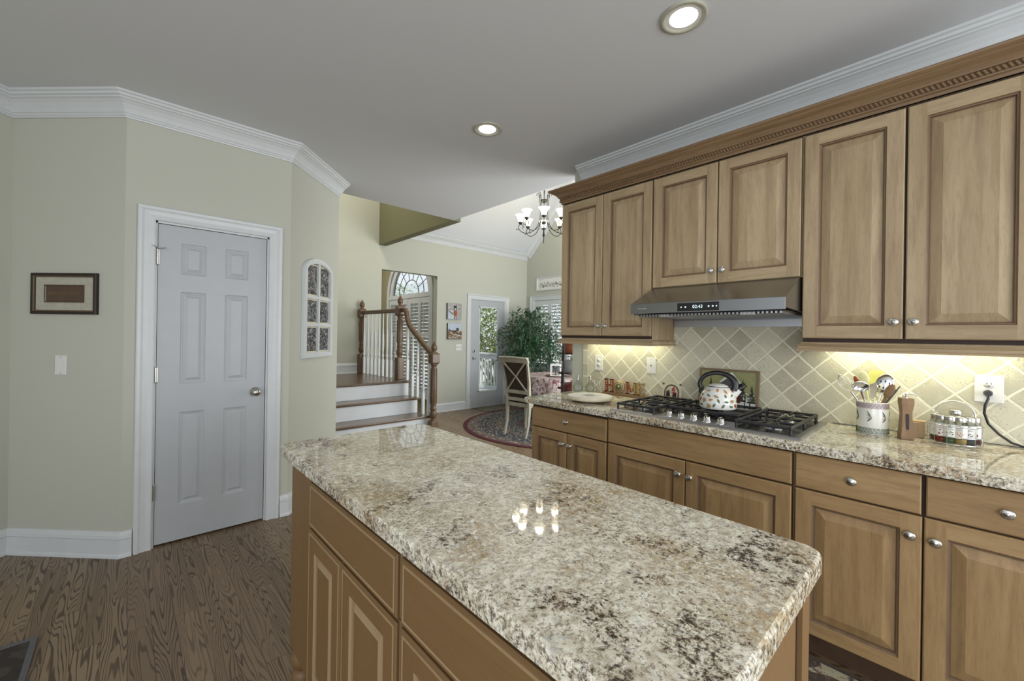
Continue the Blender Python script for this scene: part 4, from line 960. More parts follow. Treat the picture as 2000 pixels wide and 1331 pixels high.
def uten(name, lab, mat, dy, dx, hgt, head, cat='utensil', grp=None, **kw):
    # leans from the crock floor to a tip at offset (dx, dy) and height hgt above the worktop
    b = Vector((crx - dx * .35, cry - dy * .3, Z + .025)); t_ = Vector((crx + dx, cry + dy, Z + hgt))
    o = thing(name, lab, cat, tuple(b)); d_ = (t_ - b).normalized()
    side = d_.cross(Vector((-1, 0, .0))).normalized(); nrm = side.cross(d_).normalized()
    F = Matrix((side, d_, nrm)).transposed().to_4x4(); F.translation = t_
    mb = MB(); mb.tube([b, t_], [.0045, .0045] if not kw.get('thick') else [.006, .0065], 8); mb.build('handle', kw.get('hm', mat), o)
    head(o, F, mat); return o
def h_spoon(w_, l_, name='spoon_head', dish=.25):
    def f(o, F, mat): MB().ball((0, l_ * .8, 0), 1, 20, xf=F, sc=(w_, l_, w_ * dish)).build(name, mat, o)
    return f
def h_whisk(o, F, mat):
    mb = MB()
    for k in range(5):
        a = PI * k / 5; mb.tube([(.026 * math.sin(PI * q_ / 10) ** .8 * math.cos(a) if q_ <= 10 else 0, .0 + .10 * (q_ / 10), .026 * math.sin(PI * q_ / 10) ** .8 * math.sin(a)) for q_ in range(0, 11)], .0011, 5, xf=F)
        mb.tube([(-.026 * math.sin(PI * q_ / 10) ** .8 * math.cos(a), .0 + .10 * (q_ / 10), -.026 * math.sin(PI * q_ / 10) ** .8 * math.sin(a)) for q_ in range(0, 11)], .0011, 5, xf=F)
    mb.build('wire_loops', mat, o)
def h_ladle(o, F, mat): 
    pr_ = [(.0001, -.026), (.018, -.023), (.029, -.012), (.034, 0), (.0325, 0), (.027, -.011), (.017, -.021), (.0001, -.024)]
    MB().lathe(pr_, (0, .02, 0), 24, xf=F @ Matrix.Rotation(.5, 4, 'X')).build('ladle_bowl', mat, o)
def h_spat(o, F, mat):
    mb = MB(); mb.prism([(-.012, 0), (.012, 0), (.030, .055), (.030, .10), (.022, .115), (-.022, .115), (-.030, .10), (-.030, .055)], 'z', -.0012, .0012, xf=F); mb.build('spatula_blade', mat, o)
def h_slot(o, F, mat):
    mb = MB(); mb.ball((0, .045, 0), 1, 20, xf=F, sc=(.034, .052, .009)); mb.build('spoon_head', mat, o)
    m2 = MB()
    for (a, b) in ((-.015, .03), (0, .03), (.015, .03), (-.015, .055), (0, .06), (.015, .055)): m2.ball((a, b, .0085), .0045, 8, xf=F, sc=(.7, 1.4, .3))
    m2.build('slot', 'black', o)
uten('whisk', 'wire balloon whisk leaning left out of the crock', 'chrome', .075, -.01, .185, h_whisk)
uten('rubber_spatula', 'narrow red spatula at the left of the crock behind the ladle', 'rust', .055, .03, .215, h_spoon(.010, .030, 'spatula_head', .3))
uten('ladle', 'steel ladle with round bowl at the left front of the crock', 'chrome', .035, -.045, .205, h_ladle)
uten('serving_spoon', 'tall pale yellow plastic spoon rising highest from the crock', 'paleyellow', .030, .02, .225, h_spoon(.020, .038))
uten('turner', 'bright yellow plastic spatula in the middle of the crock', 'yellow', -.004, .03, .185, h_spat)
uten('slotted_spoon', 'steel slotted spoon with pierced head in the crock', 'chrome', -.030, .01, .190, h_slot)
uten('cake_server', 'steel server with narrow blade in the middle front of the crock', 'chrome', -.004, -.03, .175, lambda o, F, mat: MB().prism([(-.010, 0), (.010, 0), (.016, .05), (.010, .075), (-.012, .06)], 'z', -.001, .001, xf=F).build('blade', mat, o))
uten('wooden_spoon', 'wooden spoon leaning right out of the crock', 'mill_wood', -.050, -.025, .180, h_spoon(.016, .038), thick=True)
uten('chopping_fork', 'thin dark metal utensil leaning far right towards the pepper mill', 'dkgrey', -.085, -.005, .215, h_spoon(.003, .012, 'tip'))

# pepper mill with crank and wooden block
px_, py_ = 2.560, .153
pm_ = thing('pepper_mill', 'square waisted wooden pepper mill with metal crank on top', 'pepper mill', (px_, py_, Z))
mb = MB(); rzm = Matrix.Translation((px_, py_, Z)) @ Matrix.Rotation(math.radians(22), 4, 'Z') @ Matrix.Diagonal((.72, .72, 1.06, 1))
PM = [(.031, 0), (.0315, .01), (.0265, .06), (.0245, .10), (.025, .120), (.031, .150), (.031, .172), (.030, .174)]
vs = []
for (h_w, z) in PM: vs += [(-h_w, -h_w, z), (h_w, -h_w, z), (h_w, h_w, z), (-h_w, h_w, z)]
fs = [(i * 4 + k, i * 4 + (k + 1) % 4, (i + 1) * 4 + (k + 1) % 4, (i + 1) * 4 + k) for i in range(len(PM) - 1) for k in range(4)] + [(3, 2, 1, 0), tuple(len(PM) * 4 - 4 + k for k in range(4))]
mb.add(vs, fs, xf=rzm); mb.build('mill_body', 'mill_wood', pm_, bevel=.002)
mb = MB(); sl = [(.0065 * math.cos(PI * k / 8), .102 + .0065 * math.sin(PI * k / 8)) for k in range(9)] + [(-.0065 * math.cos(PI * k / 8), .048 - .0065 * math.sin(PI * k / 8)) for k in range(9)]
mb.prism(sl, 'x', -.0295, -.0235, xf=rzm); mb.build('window_slot', 'ink', pm_)
mb = MB(); mb.lathe([(.010, .174), (.010, .178), (.004, .182), (.004, .188)], (0, 0, 0), 14, xf=rzm); mb.tube([(-.010, .018, .180), (.0, .012, .192), (0, 0, .188), (.0, -.015, .193), (.0, -.04, .190), (0, -.055, .182)], .003, 8, xf=rzm); mb.ball((0, 0, .190), .007, 8, xf=rzm); mb.build('crank', 'chrome', pm_)
wbk = thing('wooden_salt_box', 'low rounded wooden box behind the pepper mill', 'box', (2.672, .135, Z))
mb = MB(); mb.prism([(2.640, .095), (2.70, .095), (2.70, .178), (2.640, .178)] + [(2.640 - .012 * math.sin(PI * k / 8), .178 - .083 * k / 8) for k in range(1, 8)], 'z', Z, Z + .070); mb.build('box_body', 'light_wood', wbk, bevel=.002)
MB().prism([(2.638, .093), (2.702, .093), (2.702, .180), (2.638, .180)], 'z', Z + .0702, Z + .075).build('lid', 'light_wood', wbk, bevel=.001)

# spice carousel
sx_, sy_ = 2.600, .003
sr = thing('spice_rack', 'round chrome wire spice rack with arched carrying handle', 'spice rack', (sx_, sy_, Z))
mb = MB(); Zs = Z
def ring(r, z, w_=.0018): mb.tube([(sx_ + r * math.cos(2 * PI * k / 36), sy_ + r * math.sin(2 * PI * k / 36), Zs + z) for k in range(36)], w_, 6, closed=True)
ring(.083, .010); ring(.083, .040); ring(.084, .085); ring(.030, .040); ring(.060, .008)
for k in range(12):
    a = 2 * PI * (k + .5) / 12; mb.tube([(sx_ + .030 * math.cos(a), sy_ + .030 * math.sin(a), Zs + .010), (sx_ + .083 * math.cos(a), sy_ + .083 * math.sin(a), Zs + .010), (sx_ + .084 * math.cos(a), sy_ + .084 * math.sin(a), Zs + .085)], .0013, 5)
for k in range(4):
    a = 2 * PI * (k + .5) / 4; mb.ball((sx_ + .060 * math.cos(a), sy_ + .060 * math.sin(a), Zs + .004), .004, 8)
mb.build('wire_basket', 'chrome', sr)
mb = MB()
for o_ in (-.006, .006):
    mb.tube([(sx_ + o_, sy_ + .058, Zs + .012), (sx_ + o_, sy_ + .058, Zs + .120)] + [(sx_ + o_, sy_ + .058 * math.cos(PI * k / 16), Zs + .130 + .055 * math.sin(PI * k / 16)) for k in range(17)] + [(sx_ + o_, sy_ - .058, Zs + .120), (sx_ + o_, sy_ - .058, Zs + .012)], .0022, 8)
mb.build('handle', 'chrome', sr)
spices = [('chilli', 'red', ['CHILI', 'FLAKES'], 'glass jar of chilli flakes with red pepper label in the spice rack', 140), ('herb', 'green', ['BASIL', 'LEAVES'], 'glass jar of dried herbs with blue and green leaf label in the spice rack', 167),
          ('gold', 'spice_gold', ['ONION', 'SALT'], 'glass jar of golden spice, the front middle jar of the rack', 196), ('pepper', 'dkgrey', ['BLACK PEPPER', 'WHOLE'], 'glass jar of whole black pepper with dark dots on its label', 226),
          ('paprika', 'darkred', ['PAPRIKA', ''], 'glass jar of dark red spice at the right side of the spice rack', 254), ('back', 'brown', ['', ''], 'glass jar at the back of the rack, its cap raised above the others', 30), ('left', 'brown', ['', ''], 'glass jar at the far left of the spice rack', 113)]
for nm, fill, words, lab, ang in spices:
    a = math.radians(ang); r_ = .057; jx, jy = sx_ + r_ * math.cos(a), sy_ + r_ * math.sin(a); jz = Z + .012 + (.018 if nm == 'back' else 0)
    if nm == 'back': jx, jy = sx_ + .032, sy_ - .002
    j = thing('spice_jar', lab, 'jar', (jx, jy, jz), group='spice jars in the rack')
    MB().lathe([(.0001, 0), (.0215, 0), (.0225, .003), (.0225, .082), (.020, .090), (.0185, .092), (.0185, .100)], (jx, jy, jz), 24).build('glass_body', 'glass', j)
    lvl = .028 if nm in ('gold',) else (.07 if nm == 'paprika' else .022)
    MB().lathe([(.0001, .003), (.0195, .003), (.0195, lvl), (.0001, lvl + .002)], (jx, jy, jz), 20).build('spice_filling', fill, j)
    MB().lathe([(.0205, .0925), (.0210, .095), (.0210, .111), (.0195, .114), (.0001, .114)], (jx, jy, jz), 28).build('lid', 'nickel', j)
    if words[0] or nm == 'left':
        out = math.atan2(-jy, -jx) if nm not in ('back',) else a
        mb = MB(); n = 14; half = 1.15
        pts = [(jx + .0231 * math.cos(out - half + 2 * half * k / n), jy + .0231 * math.sin(out - half + 2 * half * k / n)) for k in range(n + 1)]
        mb.m(0)
        for k in range(n): mb.add([pts[k] + (jz + .027,), pts[k + 1] + (jz + .027,), pts[k + 1] + (jz + .080,), pts[k] + (jz + .080,)], [(0, 1, 2, 3)], True)
        tx = MB(); sgn = Vector((math.cos(out), math.sin(out), 0)); uu = Vector((-sgn.y, sgn.x, 0))
        def lb(u, v, d=.0237):   # wrap on the jar
            aa = out + u / .0231; return (jx + d * math.cos(aa), jy + d * math.sin(aa), jz + v)
        def wrap(src, ci):
            base = len(mb.v); mb.m(ci); mb.add([lb(p[0], p[1]) for p in src.v], src.f)
        for li, (wd, sz) in enumerate(zip(words, (.0062, .0062))):
            if wd:
                s_ = MB().text(wd, sz if len(wd) < 8 else .0045, Matrix.Translation((0, .068 - .008 * li, 0))); wrap(s_, 1)
        s_ = MB().poly([(-.0012, .0745, 0), (.0012, .0745, 0), (.0018, .077, 0), (0, .078, 0), (-.0018, .077, 0)]); wrap(s_, 1)
        pic = MB(); rr = random.Random(nm)
        for k in range(7 if nm != 'paprika' else 3):
            u, v = rr.uniform(-.011, .011), rr.uniform(.036, .052); aa = rr.uniform(0, PI); l1, l2 = (.0045, .0014) if nm in ('chilli', 'herb', 'gold') else ((.0020, .0017) if nm in ('pepper', 'left') else (.0065, .006))
            pic.poly([(u + l1 * math.cos(q_) * math.cos(aa) - l2 * math.sin(q_) * math.sin(aa), v + l1 * math.cos(q_) * math.sin(aa) + l2 * math.sin(q_) * math.cos(aa), 0) for q_ in [2 * PI * w_ / 10 for w_ in range(10)]])
        wrap(pic, 2)
        mb.build('label', ['white', 'ink', {'chilli': 'red', 'herb': 'green', 'gold': 'orange', 'pepper': 'ink', 'paprika': 'red', 'left': 'ink'}[nm]], j, fix=False)

# ------------------------------------------------------------------ sockets, plates, cord
def outlet(name, lab, cat, y0, y1, z0, z1, kind, group=None):
    yc, zc = (y0 + y1) / 2, (z0 + z1) / 2; t = thing(name, lab, cat, (2.727, yc, zc), group=group)
    MB().box(2.7215, 2.7275, y0, y1, z0, z1).build('cover_plate', 'plate', t, bevel=.002)
    if kind == 'duplex':
        for s_ in (-.0195, .0195):
            mb = MB(); mb.m(0).lathe([(.0001, 0), (.0165, 0), (.016, .002), (.0001, .0022)], n=20, xf=faceX(2.7214, yc, zc + s_) @ Matrix.Diagonal((1, .86, 1, 1)))
            for q_ in (-.006, .006): mb.m(1).box(2.7188, 2.7192, yc + q_ - .0012, yc + q_ + .0012, zc + s_, zc + s_ + .008)
            mb.m(1).box(2.7188, 2.7192, yc - .0022, yc + .0022, zc + s_ - .009, zc + s_ - .005); mb.build('receptacle', ['plate', 'black'], t)
    else:
        mb = MB(); mb.lathe([(.0001, 0), (.0045, 0), (.0045, .004), (.0001, .0045)], n=12, xf=faceX(2.7214, yc, zc))
        for q_ in (-.042, .042): mb.lathe([(.0001, 0), (.0025, 0), (.0001, .001)], n=8, xf=faceX(2.7214, yc, zc + q_))
        mb.build('jack', 'dkgrey', t)
    return t
outlet('power_outlet', 'white power outlet at the left end of the splashback, above the flasks', 'outlet', 1.887, 1.958, 1.093, 1.210, 'duplex')
outlet('cable_outlet', 'white cover plate with a single centre hole between the outlet and the cooktop', 'outlet', 1.441, 1.511, 1.100, 1.212, 'cable')
outlet('power_outlet', 'white power outlet at the right edge with a black plug in it', 'outlet', -.138, -.054, 1.094, 1.211, 'duplex')
pc = thing('power_lead', 'black power lead hanging from the right outlet down to the worktop', 'cord', (2.715, -.096, 1.134))
mb = MB(); mb.tube([(2.7185, -.094, 1.134), (2.700, -.094, 1.134)], [.015, .011], 12); mb.build('plug', 'black', pc)
mb = MB(); mb.tube([(2.702, -.094, 1.130), (2.692, -.093, 1.110), (2.69, -.085, 1.085), (2.69, -.083, 1.050), (2.695, -.095, 1.005), (2.70, -.125, .965), (2.70, -.160, .935), (2.70, -.205, .921), (2.69, -.30, .920)], .0048, 8); mb.build('cable', 'black', pc)
ww = MB(); ww.tube([(2.722, .44, .918), (2.722, .25, .918), (2.722, 0, .918), (2.722, -.17, .918), (2.722, -.33, .918)], .0022, 6)
tag(ww.build('wire', 'dkgrey', at=(2.72, .05, .9145)), 'thin dark wire running along the back of the worktop', 'wire')
# ------------------------------------------------------------------ things on the pantry walls
def on45(s, z, off=0.0):  # point on the picture wall, s metres from corner A1 towards A2, off metres out of the wall
    return (A1[0] + R2 * s - R2 * off, A1[1] - R2 * s - R2 * off, z)
s0 = (-.43 - A1[0]) / R2; s1 = (-.14 - A1[0]) / R2
fp = thing('framed_plaque', 'small dark framed plaque with cream mat and script lettering on the pantry wall', 'picture', on45((s0 + s1) / 2, 1.56))
F = face45(*on45((s0 + s1) / 2, 1.5635)); w_, h_ = s1 - s0, .245
mb = MB()
prf = [(0, 0), (0, .016), (.006, .021), (.016, .019), (.024, .012), (.026, 0)]
def frame(mb, w_, h_, prf, xf):
    n = len(prf); vs = []
    for (sx, sy) in ((-1, -1), (1, -1), (1, 1), (-1, 1)):
        for (i, d) in prf: vs.append((sx * (w_ / 2 - i), sy * (h_ / 2 - i), d))
    mb.add(vs, [(c * n + k, ((c + 1) % 4) * n + k, ((c + 1) % 4) * n + (k + 1) % n, c * n + (k + 1) % n) for c in range(4) for k in range(n)], xf=xf)
frame(mb, w_, h_, prf, F); mb.build('frame', 'dark_frame', fp)
mb = MB(); frame(mb, w_ - .030, h_ - .030, [(0, .0135), (0, .0185), (.007, .016), (.007, .0135)], F); mb.build('gilt_liner', 'bronze', fp)
MB().box(-w_ / 2 + .02, w_ / 2 - .02, -h_ / 2 + .02, h_ / 2 - .02, .002, .008, xf=F).build('mat_board', 'mat_board', fp)
mb = MB(); frame(mb, .245, .105, [(0, .008), (0, .014), (.006, .014), (.010, .009)], F); mb.box(-.118, .118, -.048, .048, .008, .010, xf=F); mb.build('inner_plate', 'sepia', fp)
mb = MB(); mb.text('Bless this Home', .030, F @ Matrix.Translation((0, .004, .0106)) @ Matrix.Diagonal((1.0, 1, 1, 1)) @ Matrix(((1, .3, 0, 0), (0, 1, 0, 0), (0, 0, 1, 0), (0, 0, 0, 1))))
mb.box(-.10, .10, -.034, -.032, .0102, .0106, xf=F); mb.build('lettering', 'bronze', fp)
sw = thing('light_switch', 'white rocker light switch below the framed plaque', 'light switch', on45((( -.325 + -.278) / 2 - A1[0]) / R2, 1.135))
F = face45(*on45(((-.325 - .278) / 2 - A1[0]) / R2, 1.137))
MB().box(-.035, .035, -.058, .058, 0, .006, xf=F).build('cover_plate', 'plate', sw, bevel=.002)
MB().prism([(-.030, .006), (.030, .008), (.034, .011), (-.034, .0065)], 'x', -.017, .017, xf=F).build('rocker', 'plate', sw)
mb = MB()
for q_ in (-.048, .048): mb.lathe([(.0001, 0), (.003, 0), (.0001, .0012)], n=8, xf=F @ Matrix.Translation((0, q_, .006)))
mb.build('screw', 'dkgrey', sw)
# arched window-style frame with six photographs on the mirror wall
def onM(s, z, off=0.0): return (A3[0] + R2 * s + R2 * off, A3[1] + R2 * s - R2 * off, z)
m0, m1 = (.982 - A3[0]) / R2, (1.313 - A3[0]) / R2; mw = m1 - m0
af = thing('arched_picture_frame', 'white arched six-pane frame holding black and white photographs', 'picture frame', onM((m0 + m1) / 2, 1.55))
F = W(onM((m0 + m1) / 2, 1.150), (R2, R2, 0), (0, 0, 1))
F = F if (Vector((R2, R2, 0)).cross(Vector((0, 0, 1)))).dot(Vector((R2, -R2, 0))) > 0 else F
hw = mw / 2; zt = .700; ah = .115
def archpts(hw_, z0, zs, ah_, n=18): return [(-hw_, z0), (hw_, z0)] + [(hw_ * math.cos(PI * k / n), zs + ah_ * math.sin(PI * k / n)) for k in range(n + 1)]
MB().prism(archpts(hw - .004, .004, zt, ah), 'z', .001, .008, xf=F).build('backing', 'dkgrey', af)
def archframe(mb, hw_, th, z0, zs, ah_, d0, d1):
    out = archpts(hw_, z0, zs, ah_); inn = archpts(hw_ - th, z0 + th, zs, ah_ - th); n = len(out)
    for k in range(n):
        j = (k + 1) % n
        mb.add([(*out[k], d0), (*out[j], d0), (*inn[j], d0), (*inn[k], d0), (*out[k], d1), (*out[j], d1), (*inn[j], d1), (*inn[k], d1)], [(4, 5, 6, 7), (0, 1, 5, 4), (2, 3, 7, 6)], xf=F)
mb = MB(); archframe(mb, hw, .042, 0, zt, ah, 0, .026); archframe(mb, hw - .008, .026, .008, zt, ah - .008, .026, .030)
mb.box(-.012, .012, .04, zt + ah - .04, .009, .024, xf=F)
for z_ in (.268, .492): mb.box(-hw + .04, hw - .04, z_ - .012, z_ + .012, .009, .023, xf=F)
mb.build('frame', 'trim', af)
rr = random.Random(11)
for ci_, (u0, u1) in enumerate(((-hw + .042, -.012), (.012, hw - .042))):
    for (v0, v1) in ((.042, .256), (.280, .480), (.504, .74)):
        top_ = v1 if v1 < .7 else zt + .045 + (.02 if ci_ == 1 else .02)
        mb = MB(); mb.m(0).box(u0 + .001, u1 - .001, v0, top_, .0082, .0090, xf=F); mb.m(1).box(u0 + .008, u1 - .008, v0 + .012, top_ - .012, .0091, .0096, xf=F)
        mb.build('photograph', ['cream', 'bw_photo'], af)

# ------------------------------------------------------------------ far wall pictures
def canvas(lab, x0, x1, z0, z1, draw):
    t = thing('canvas_picture', lab, 'picture', ((x0 + x1) / 2, FY - .02, (z0 + z1) / 2), group=None)
    mb = MB(); mb.m(0).box(x0, x1, FY - .038, FY - .001, z0, z1); mb.build('canvas', ['dkgrey'], t)
    mb = MB(); F = faceY((x0 + x1) / 2, FY - .0385, (z0 + z1) / 2); w, h = (x1 - x0) / 2, (z1 - z0) / 2
    mb.m(0).add([(-w + .004, -h, 0), (w, -h, 0), (w, h, 0), (-w + .004, h, 0)], [(0, 1, 2, 3)], xf=F)
    def P(pts, ci, d): mb.m(ci).add([(p[0] * w, p[1] * h, d) for p in pts], [tuple(range(len(pts)))], xf=F)
    draw(P); mb.build('painting', ['grey', 'ink', 'rust', 'white', 'skyblue', 'brown', 'gold', 'cream'], t, fix=False)
def ell(cx_, cy_, a, b, n=16, rot=0): return [(cx_ + a * math.cos(t_) * math.cos(rot) - b * math.sin(t_) * math.sin(rot), cy_ + a * math.cos(t_) * math.sin(rot) + b * math.sin(t_) * math.cos(rot)) for t_ in [2 * PI * k / n for k in range(n)]]
def bird(P):
    P([(-.9, -.95), (-.1, -.95), (-.1, .1), (-.9, .1)], 4, .0004); r_ = random.Random(5)
    for k in range(60):
        a = r_.uniform(0, 2 * PI); c_ = (r_.uniform(-.9, .9), r_.uniform(.1, .9)); P(ell(c_[0], c_[1], .12, .02, 6, a), r_.choice((1, 7, 3, 5)), .0006 + k * .00001)
    P(ell(.08, -.22, .36, .5), 7, .0020); P(ell(.10, -.22, .30, .44), 2, .0024); P(ell(.08, .35, .2, .25), 1, .0028); P(ell(.05, .62, .26, .12), 1, .0030); P(ell(.08, .28, .07, .13), 3, .0034)
    P([(-.9, .1), (-.3, -.25), (-.25, -.45), (-.85, .0)], 1, .0030); P([(-.05, -.95), (0, -.95), (.02, -.6), (-.05, -.6)], 1, .0032); P([(.3, -.95), (.35, -.95), (.3, -.6), (.25, -.6)], 1, .0032)
    for k in range(14): P(ell(r_.uniform(-.1, .3), r_.uniform(-.55, .05), .05, .02, 6, r_.uniform(0, 3)), r_.choice((7, 5, 6)), .0035 + k * .00001)
def nest(P):
    P([(-.98, .0), (.98, .0), (.98, .98), (-.98, .98)], 4, .0004); P([(-.98, -.98), (.98, -.98), (.98, .05), (-.98, .1)], 5, .0006); r_ = random.Random(8)
    for k in range(150):
        P(ell(r_.uniform(-.85, .85), r_.uniform(-.92, .05), r_.uniform(.1, .22), .025, 6, r_.uniform(-.6, .6)), r_.choice((7, 6, 1, 3, 5)), .0008 + k * .00001)
    P([(-.95, .3), (-.5, .1), (.1, .12), (.55, .35), (.5, .12), (.1, -.08), (-.5, -.05), (-.9, .15)], 1, .0030); P(ell(.35, .3, .2, .13), 1, .0032); P(ell(.5, .15, .09, .1), 2, .0036)
canvas('upper canvas painting by the back door, an orange-breasted standing bird', 4.115, 4.418, 1.632, 1.918, bird)
canvas('lower canvas painting by the back door, a dark bird on its nest', 4.128, 4.430, 1.275, 1.565, nest)
s2 = thing('light_switch', 'white double light switch plate beside the back door', 'light switch', (4.40, FY, 1.13))
MB().box(4.335, 4.455, FY - .007, FY - .001, 1.075, 1.19).build('cover_plate', 'plate', s2, bevel=.002)
for q_ in (4.368, 4.420): MB().box(q_ - .006, q_ + .006, FY - .016, FY - .007, 1.122, 1.146).build('toggle', 'grey', s2)
sp = thing('framed_print', 'long white framed print with row of black floral silhouettes above the dining window', 'picture', (WX, 5.35, 2.40))
F = faceX(WX - .001, 5.335, 2.405); mb = MB(); frame(mb, .99, .27, [(0, 0), (0, .022), (.010, .026), (.024, .020), (.026, 0)], F); mb.build('frame', 'trim', sp)
MB().box(-.475, .475, -.115, .115, .001, .006, xf=F).build('print_sheet', 'white', sp)
mb = MB(); r_ = random.Random(2)
for k in range(150):
    u, v = -.42 + .84 * k / 150 + r_.uniform(-.01, .01), -.03 + r_.uniform(-.045, .05); ea, eb = r_.uniform(.003, .009), r_.uniform(.005, .016); mb.poly([(u + ea * math.cos(q_), v + eb * math.sin(q_), .0066 + k * .00001) for q_ in [2 * PI * w_ / 8 for w_ in range(8)]], xf=F)
mb.build('silhouettes', 'ink', sp, fix=False)

# ------------------------------------------------------------------ staircase
SX0, SX1 = 1.425, 2.655
st = thing('staircase', 'short staircase with dark treads and white risers rising to a landing', 'staircase', (2.1, 4.9, 0))
ys = [4.07, 4.32, 4.57, 4.80]; zs = [.19, .38, .57, .76]
for i in range(4):
    y_end = ys[i + 1] + .02 if i < 3 else FY - .003
    tx1 = SX1 - (.0 if i < 3 else .0)
    MB().box(SX0, tx1 + .03, ys[i] - .03, y_end - (.022 if i < 3 else 0), zs[i] - .028, zs[i]).build('tread' if i < 3 else 'landing', 'tread', st, bevel=.008)
    MB().box(SX0, SX1, ys[i], ys[i] + .018, zs[i] - .19 + (0 if i == 0 else .0005), zs[i] - .028).build('riser', 'trim', st)
mb = MB()
for i in range(4): mb.box(SX1 - .02, SX1, ys[i] + .018, FY - .003 if i == 3 else ys[i + 1] + .018, 0, zs[i] - .028)
mb.build('stringer', 'trim', st)
def newel(x, y, z0, ztop, lab, half=False):
    t = thing('newel_post', lab, 'newel post', (x, y, z0), group=None)
    h = ztop - z0; a = .046
    # square base, turned shaft, square head block, acorn finial
    zb1 = z0 + h * .255; zh0 = ztop - .275; zh1 = ztop - .135
    MB().box(x - a, x + a, y - a, y + a, z0, zb1).build('base_block', 'newel', t, bevel=.004)
    L = zh0 - zb1
    pr_ = [(.040, zb1), (.034, zb1 + .008), (.024, zb1 + .02), (.036, zb1 + .04), (.043, zb1 + .075), (.040, zb1 + .105), (.026, zb1 + .125), (.038, zb1 + .138), (.038, zb1 + .150), (.030, zb1 + .160), (.036, zb1 + .20), (.037, zb1 + L * .5), (.032, zh0 - .04), (.026, zh0 - .03), (.036, zh0 - .018), (.036, zh0)]
    MB().lathe(pr_, (x, y, 0), 24).build('turned_shaft', 'newel', t)
    mb = MB()
    for k in range(10):
        aa = 2 * PI * k / 10; mb.tube([(x + .037 * math.cos(aa), y + .037 * math.sin(aa), zb1 + .21), (x + .0345 * math.cos(aa), y + .0345 * math.sin(aa), zh0 - .05)], .0045, 5)
    mb.build('fluting', 'newel', t)
    mb = MB(); c_ = .050; b = .018
    oct_ = [(x - c_, y - c_), (x + c_, y - c_), (x + c_, y + c_), (x - c_, y + c_)]
    mb.prism(oct_, 'z', zh0 + .02, zh1 - .02)
    for (za, zb_, ra, rb) in ((zh0, zh0 + .02, .034, c_), (zh1 - .02, zh1, c_, .034)):
        vs = [(x + sx * ra, y + sy * ra, za) for (sx, sy) in ((-1, -1), (1, -1), (1, 1), (-1, 1))] + [(x + sx * rb, y + sy * rb, zb_) for (sx, sy) in ((-1, -1), (1, -1), (1, 1), (-1, 1))]
        mb.add(vs, [(0, 1, 5, 4), (1, 2, 6, 5), (2, 3, 7, 6), (3, 0, 4, 7), (3, 2, 1, 0), (4, 5, 6, 7)])
    mb.build('head_block', 'newel', t, bevel=.003)
    MB().lathe([(.030, zh1), (.030, zh1 + .01), (.018, zh1 + .016), (.030, zh1 + .028), (.036, zh1 + .045), (.035, zh1 + .07), (.028, zh1 + .09), (.014, zh1 + .112), (.010, zh1 + .122), (.006, zh1 + .132), (.0001, zh1 + .135)], (x, y, 0), 20).build('acorn_finial', 'newel', t)
    return t
NX = 2.635
newel(2.675, 4.235, .0, 1.275, 'turned dark wood newel post at the foot of the stairs')
newel(2.625, 4.995, .762, 1.868, 'turned dark wood newel post where the handrail drops, at the landing corner')
newel(2.565, 6.06, .762, 1.862, 'turned dark wood newel post against the far wall at the back of the landing')
def rail(lab, path, loc):
    t = MB(); w_ = [(-.028, -.012), (-.020, -.026), (.020, -.026), (.028, -.012), (.026, .004), (.030, .014), (.018, .028), (-.018, .028), (-.030, .014), (-.026, .004)]
    vs = []; n = len(w_); N = len(path)
    for i, p in enumerate(path):
        d = (Vector(path[min(i + 1, N - 1)]) - Vector(path[max(i - 1, 0)])).normalized(); sd_ = Vector((1, 0, 0)) if abs(d.x) < .3 else Vector((0, 1, 0)); sd_ = (sd_ - d * sd_.dot(d)).normalized(); up_ = sd_.cross(d)
        if up_.z < 0: up_ = -up_
        if abs(d.z) > .97: up_ = Vector((0, -1, 0))
        for (a, b) in w_: vs.append(Vector(p) + sd_ * a + up_ * b)
    t.add(vs, [(i * n + k, i * n + (k + 1) % n, (i + 1) * n + (k + 1) % n, (i + 1) * n + k) for i in range(N - 1) for k in range(n)] + [tuple(range(n))[::-1], tuple(range((N - 1) * n, N * n))])
    o = t.build('handrail', 'newel', at=loc); return tag(o, lab, 'handrail')
rail('level dark wood handrail along the landing', [(2.620, 5.045, 1.665), (2.600, 5.5, 1.665), (2.570, 6.008, 1.665)], (2.6, 5.5, 1.66))
rail('sloping dark wood handrail with gooseneck between the two front newel posts', [(2.628, 4.945, 1.672), (2.630, 4.90, 1.672), (2.633, 4.865, 1.665), (2.636, 4.845, 1.64), (2.638, 4.835, 1.60), (2.64, 4.825, 1.55), (2.643, 4.800, 1.495), (2.648, 4.72, 1.42), (2.66, 4.50, 1.265), (2.670, 4.290, 1.125)], (2.65, 4.6, 1.4))
BP = [(.013, 0), (.0155, .012), (.010, .02), (.016, .035), (.018, .06), (.010, .075), (.014, .085), (.010, .095), (.016, .16), (.0175, .22), (.014, .34), (.010, .40), (.013, .41), (.009, .42), (.009, .44)]
def baluster_mesh(h, base):
    mb = MB(); a = .0155; mb.box(-a, a, -a, a, 0, base); s_ = (h - base) / .60
    mb.lathe([(r, base + z * min(1, (h - base) / .55)) for (r, z) in BP if True] + [(.009, h)], (0, 0, 0), 14); return mb
grp1 = 'white balusters on the landing'; n1 = 9
first = baluster_mesh(.875, .235).build('baluster', 'trim', at=(0, 0, 0)); first.location = (2.619, 5.10, .763)
tag(first, 'white turned baluster of the level landing railing', 'baluster', grp1)
for k in range(1, n1):
    c = first.copy(); C.objects.link(c); yy = 5.10 + (6.0 - 5.10) * k / (n1 - 1) * .985; c.location = (2.619 - .048 * (yy - 5.1) / .93, yy, .763)
grp2 = 'white balusters on the stair treads'
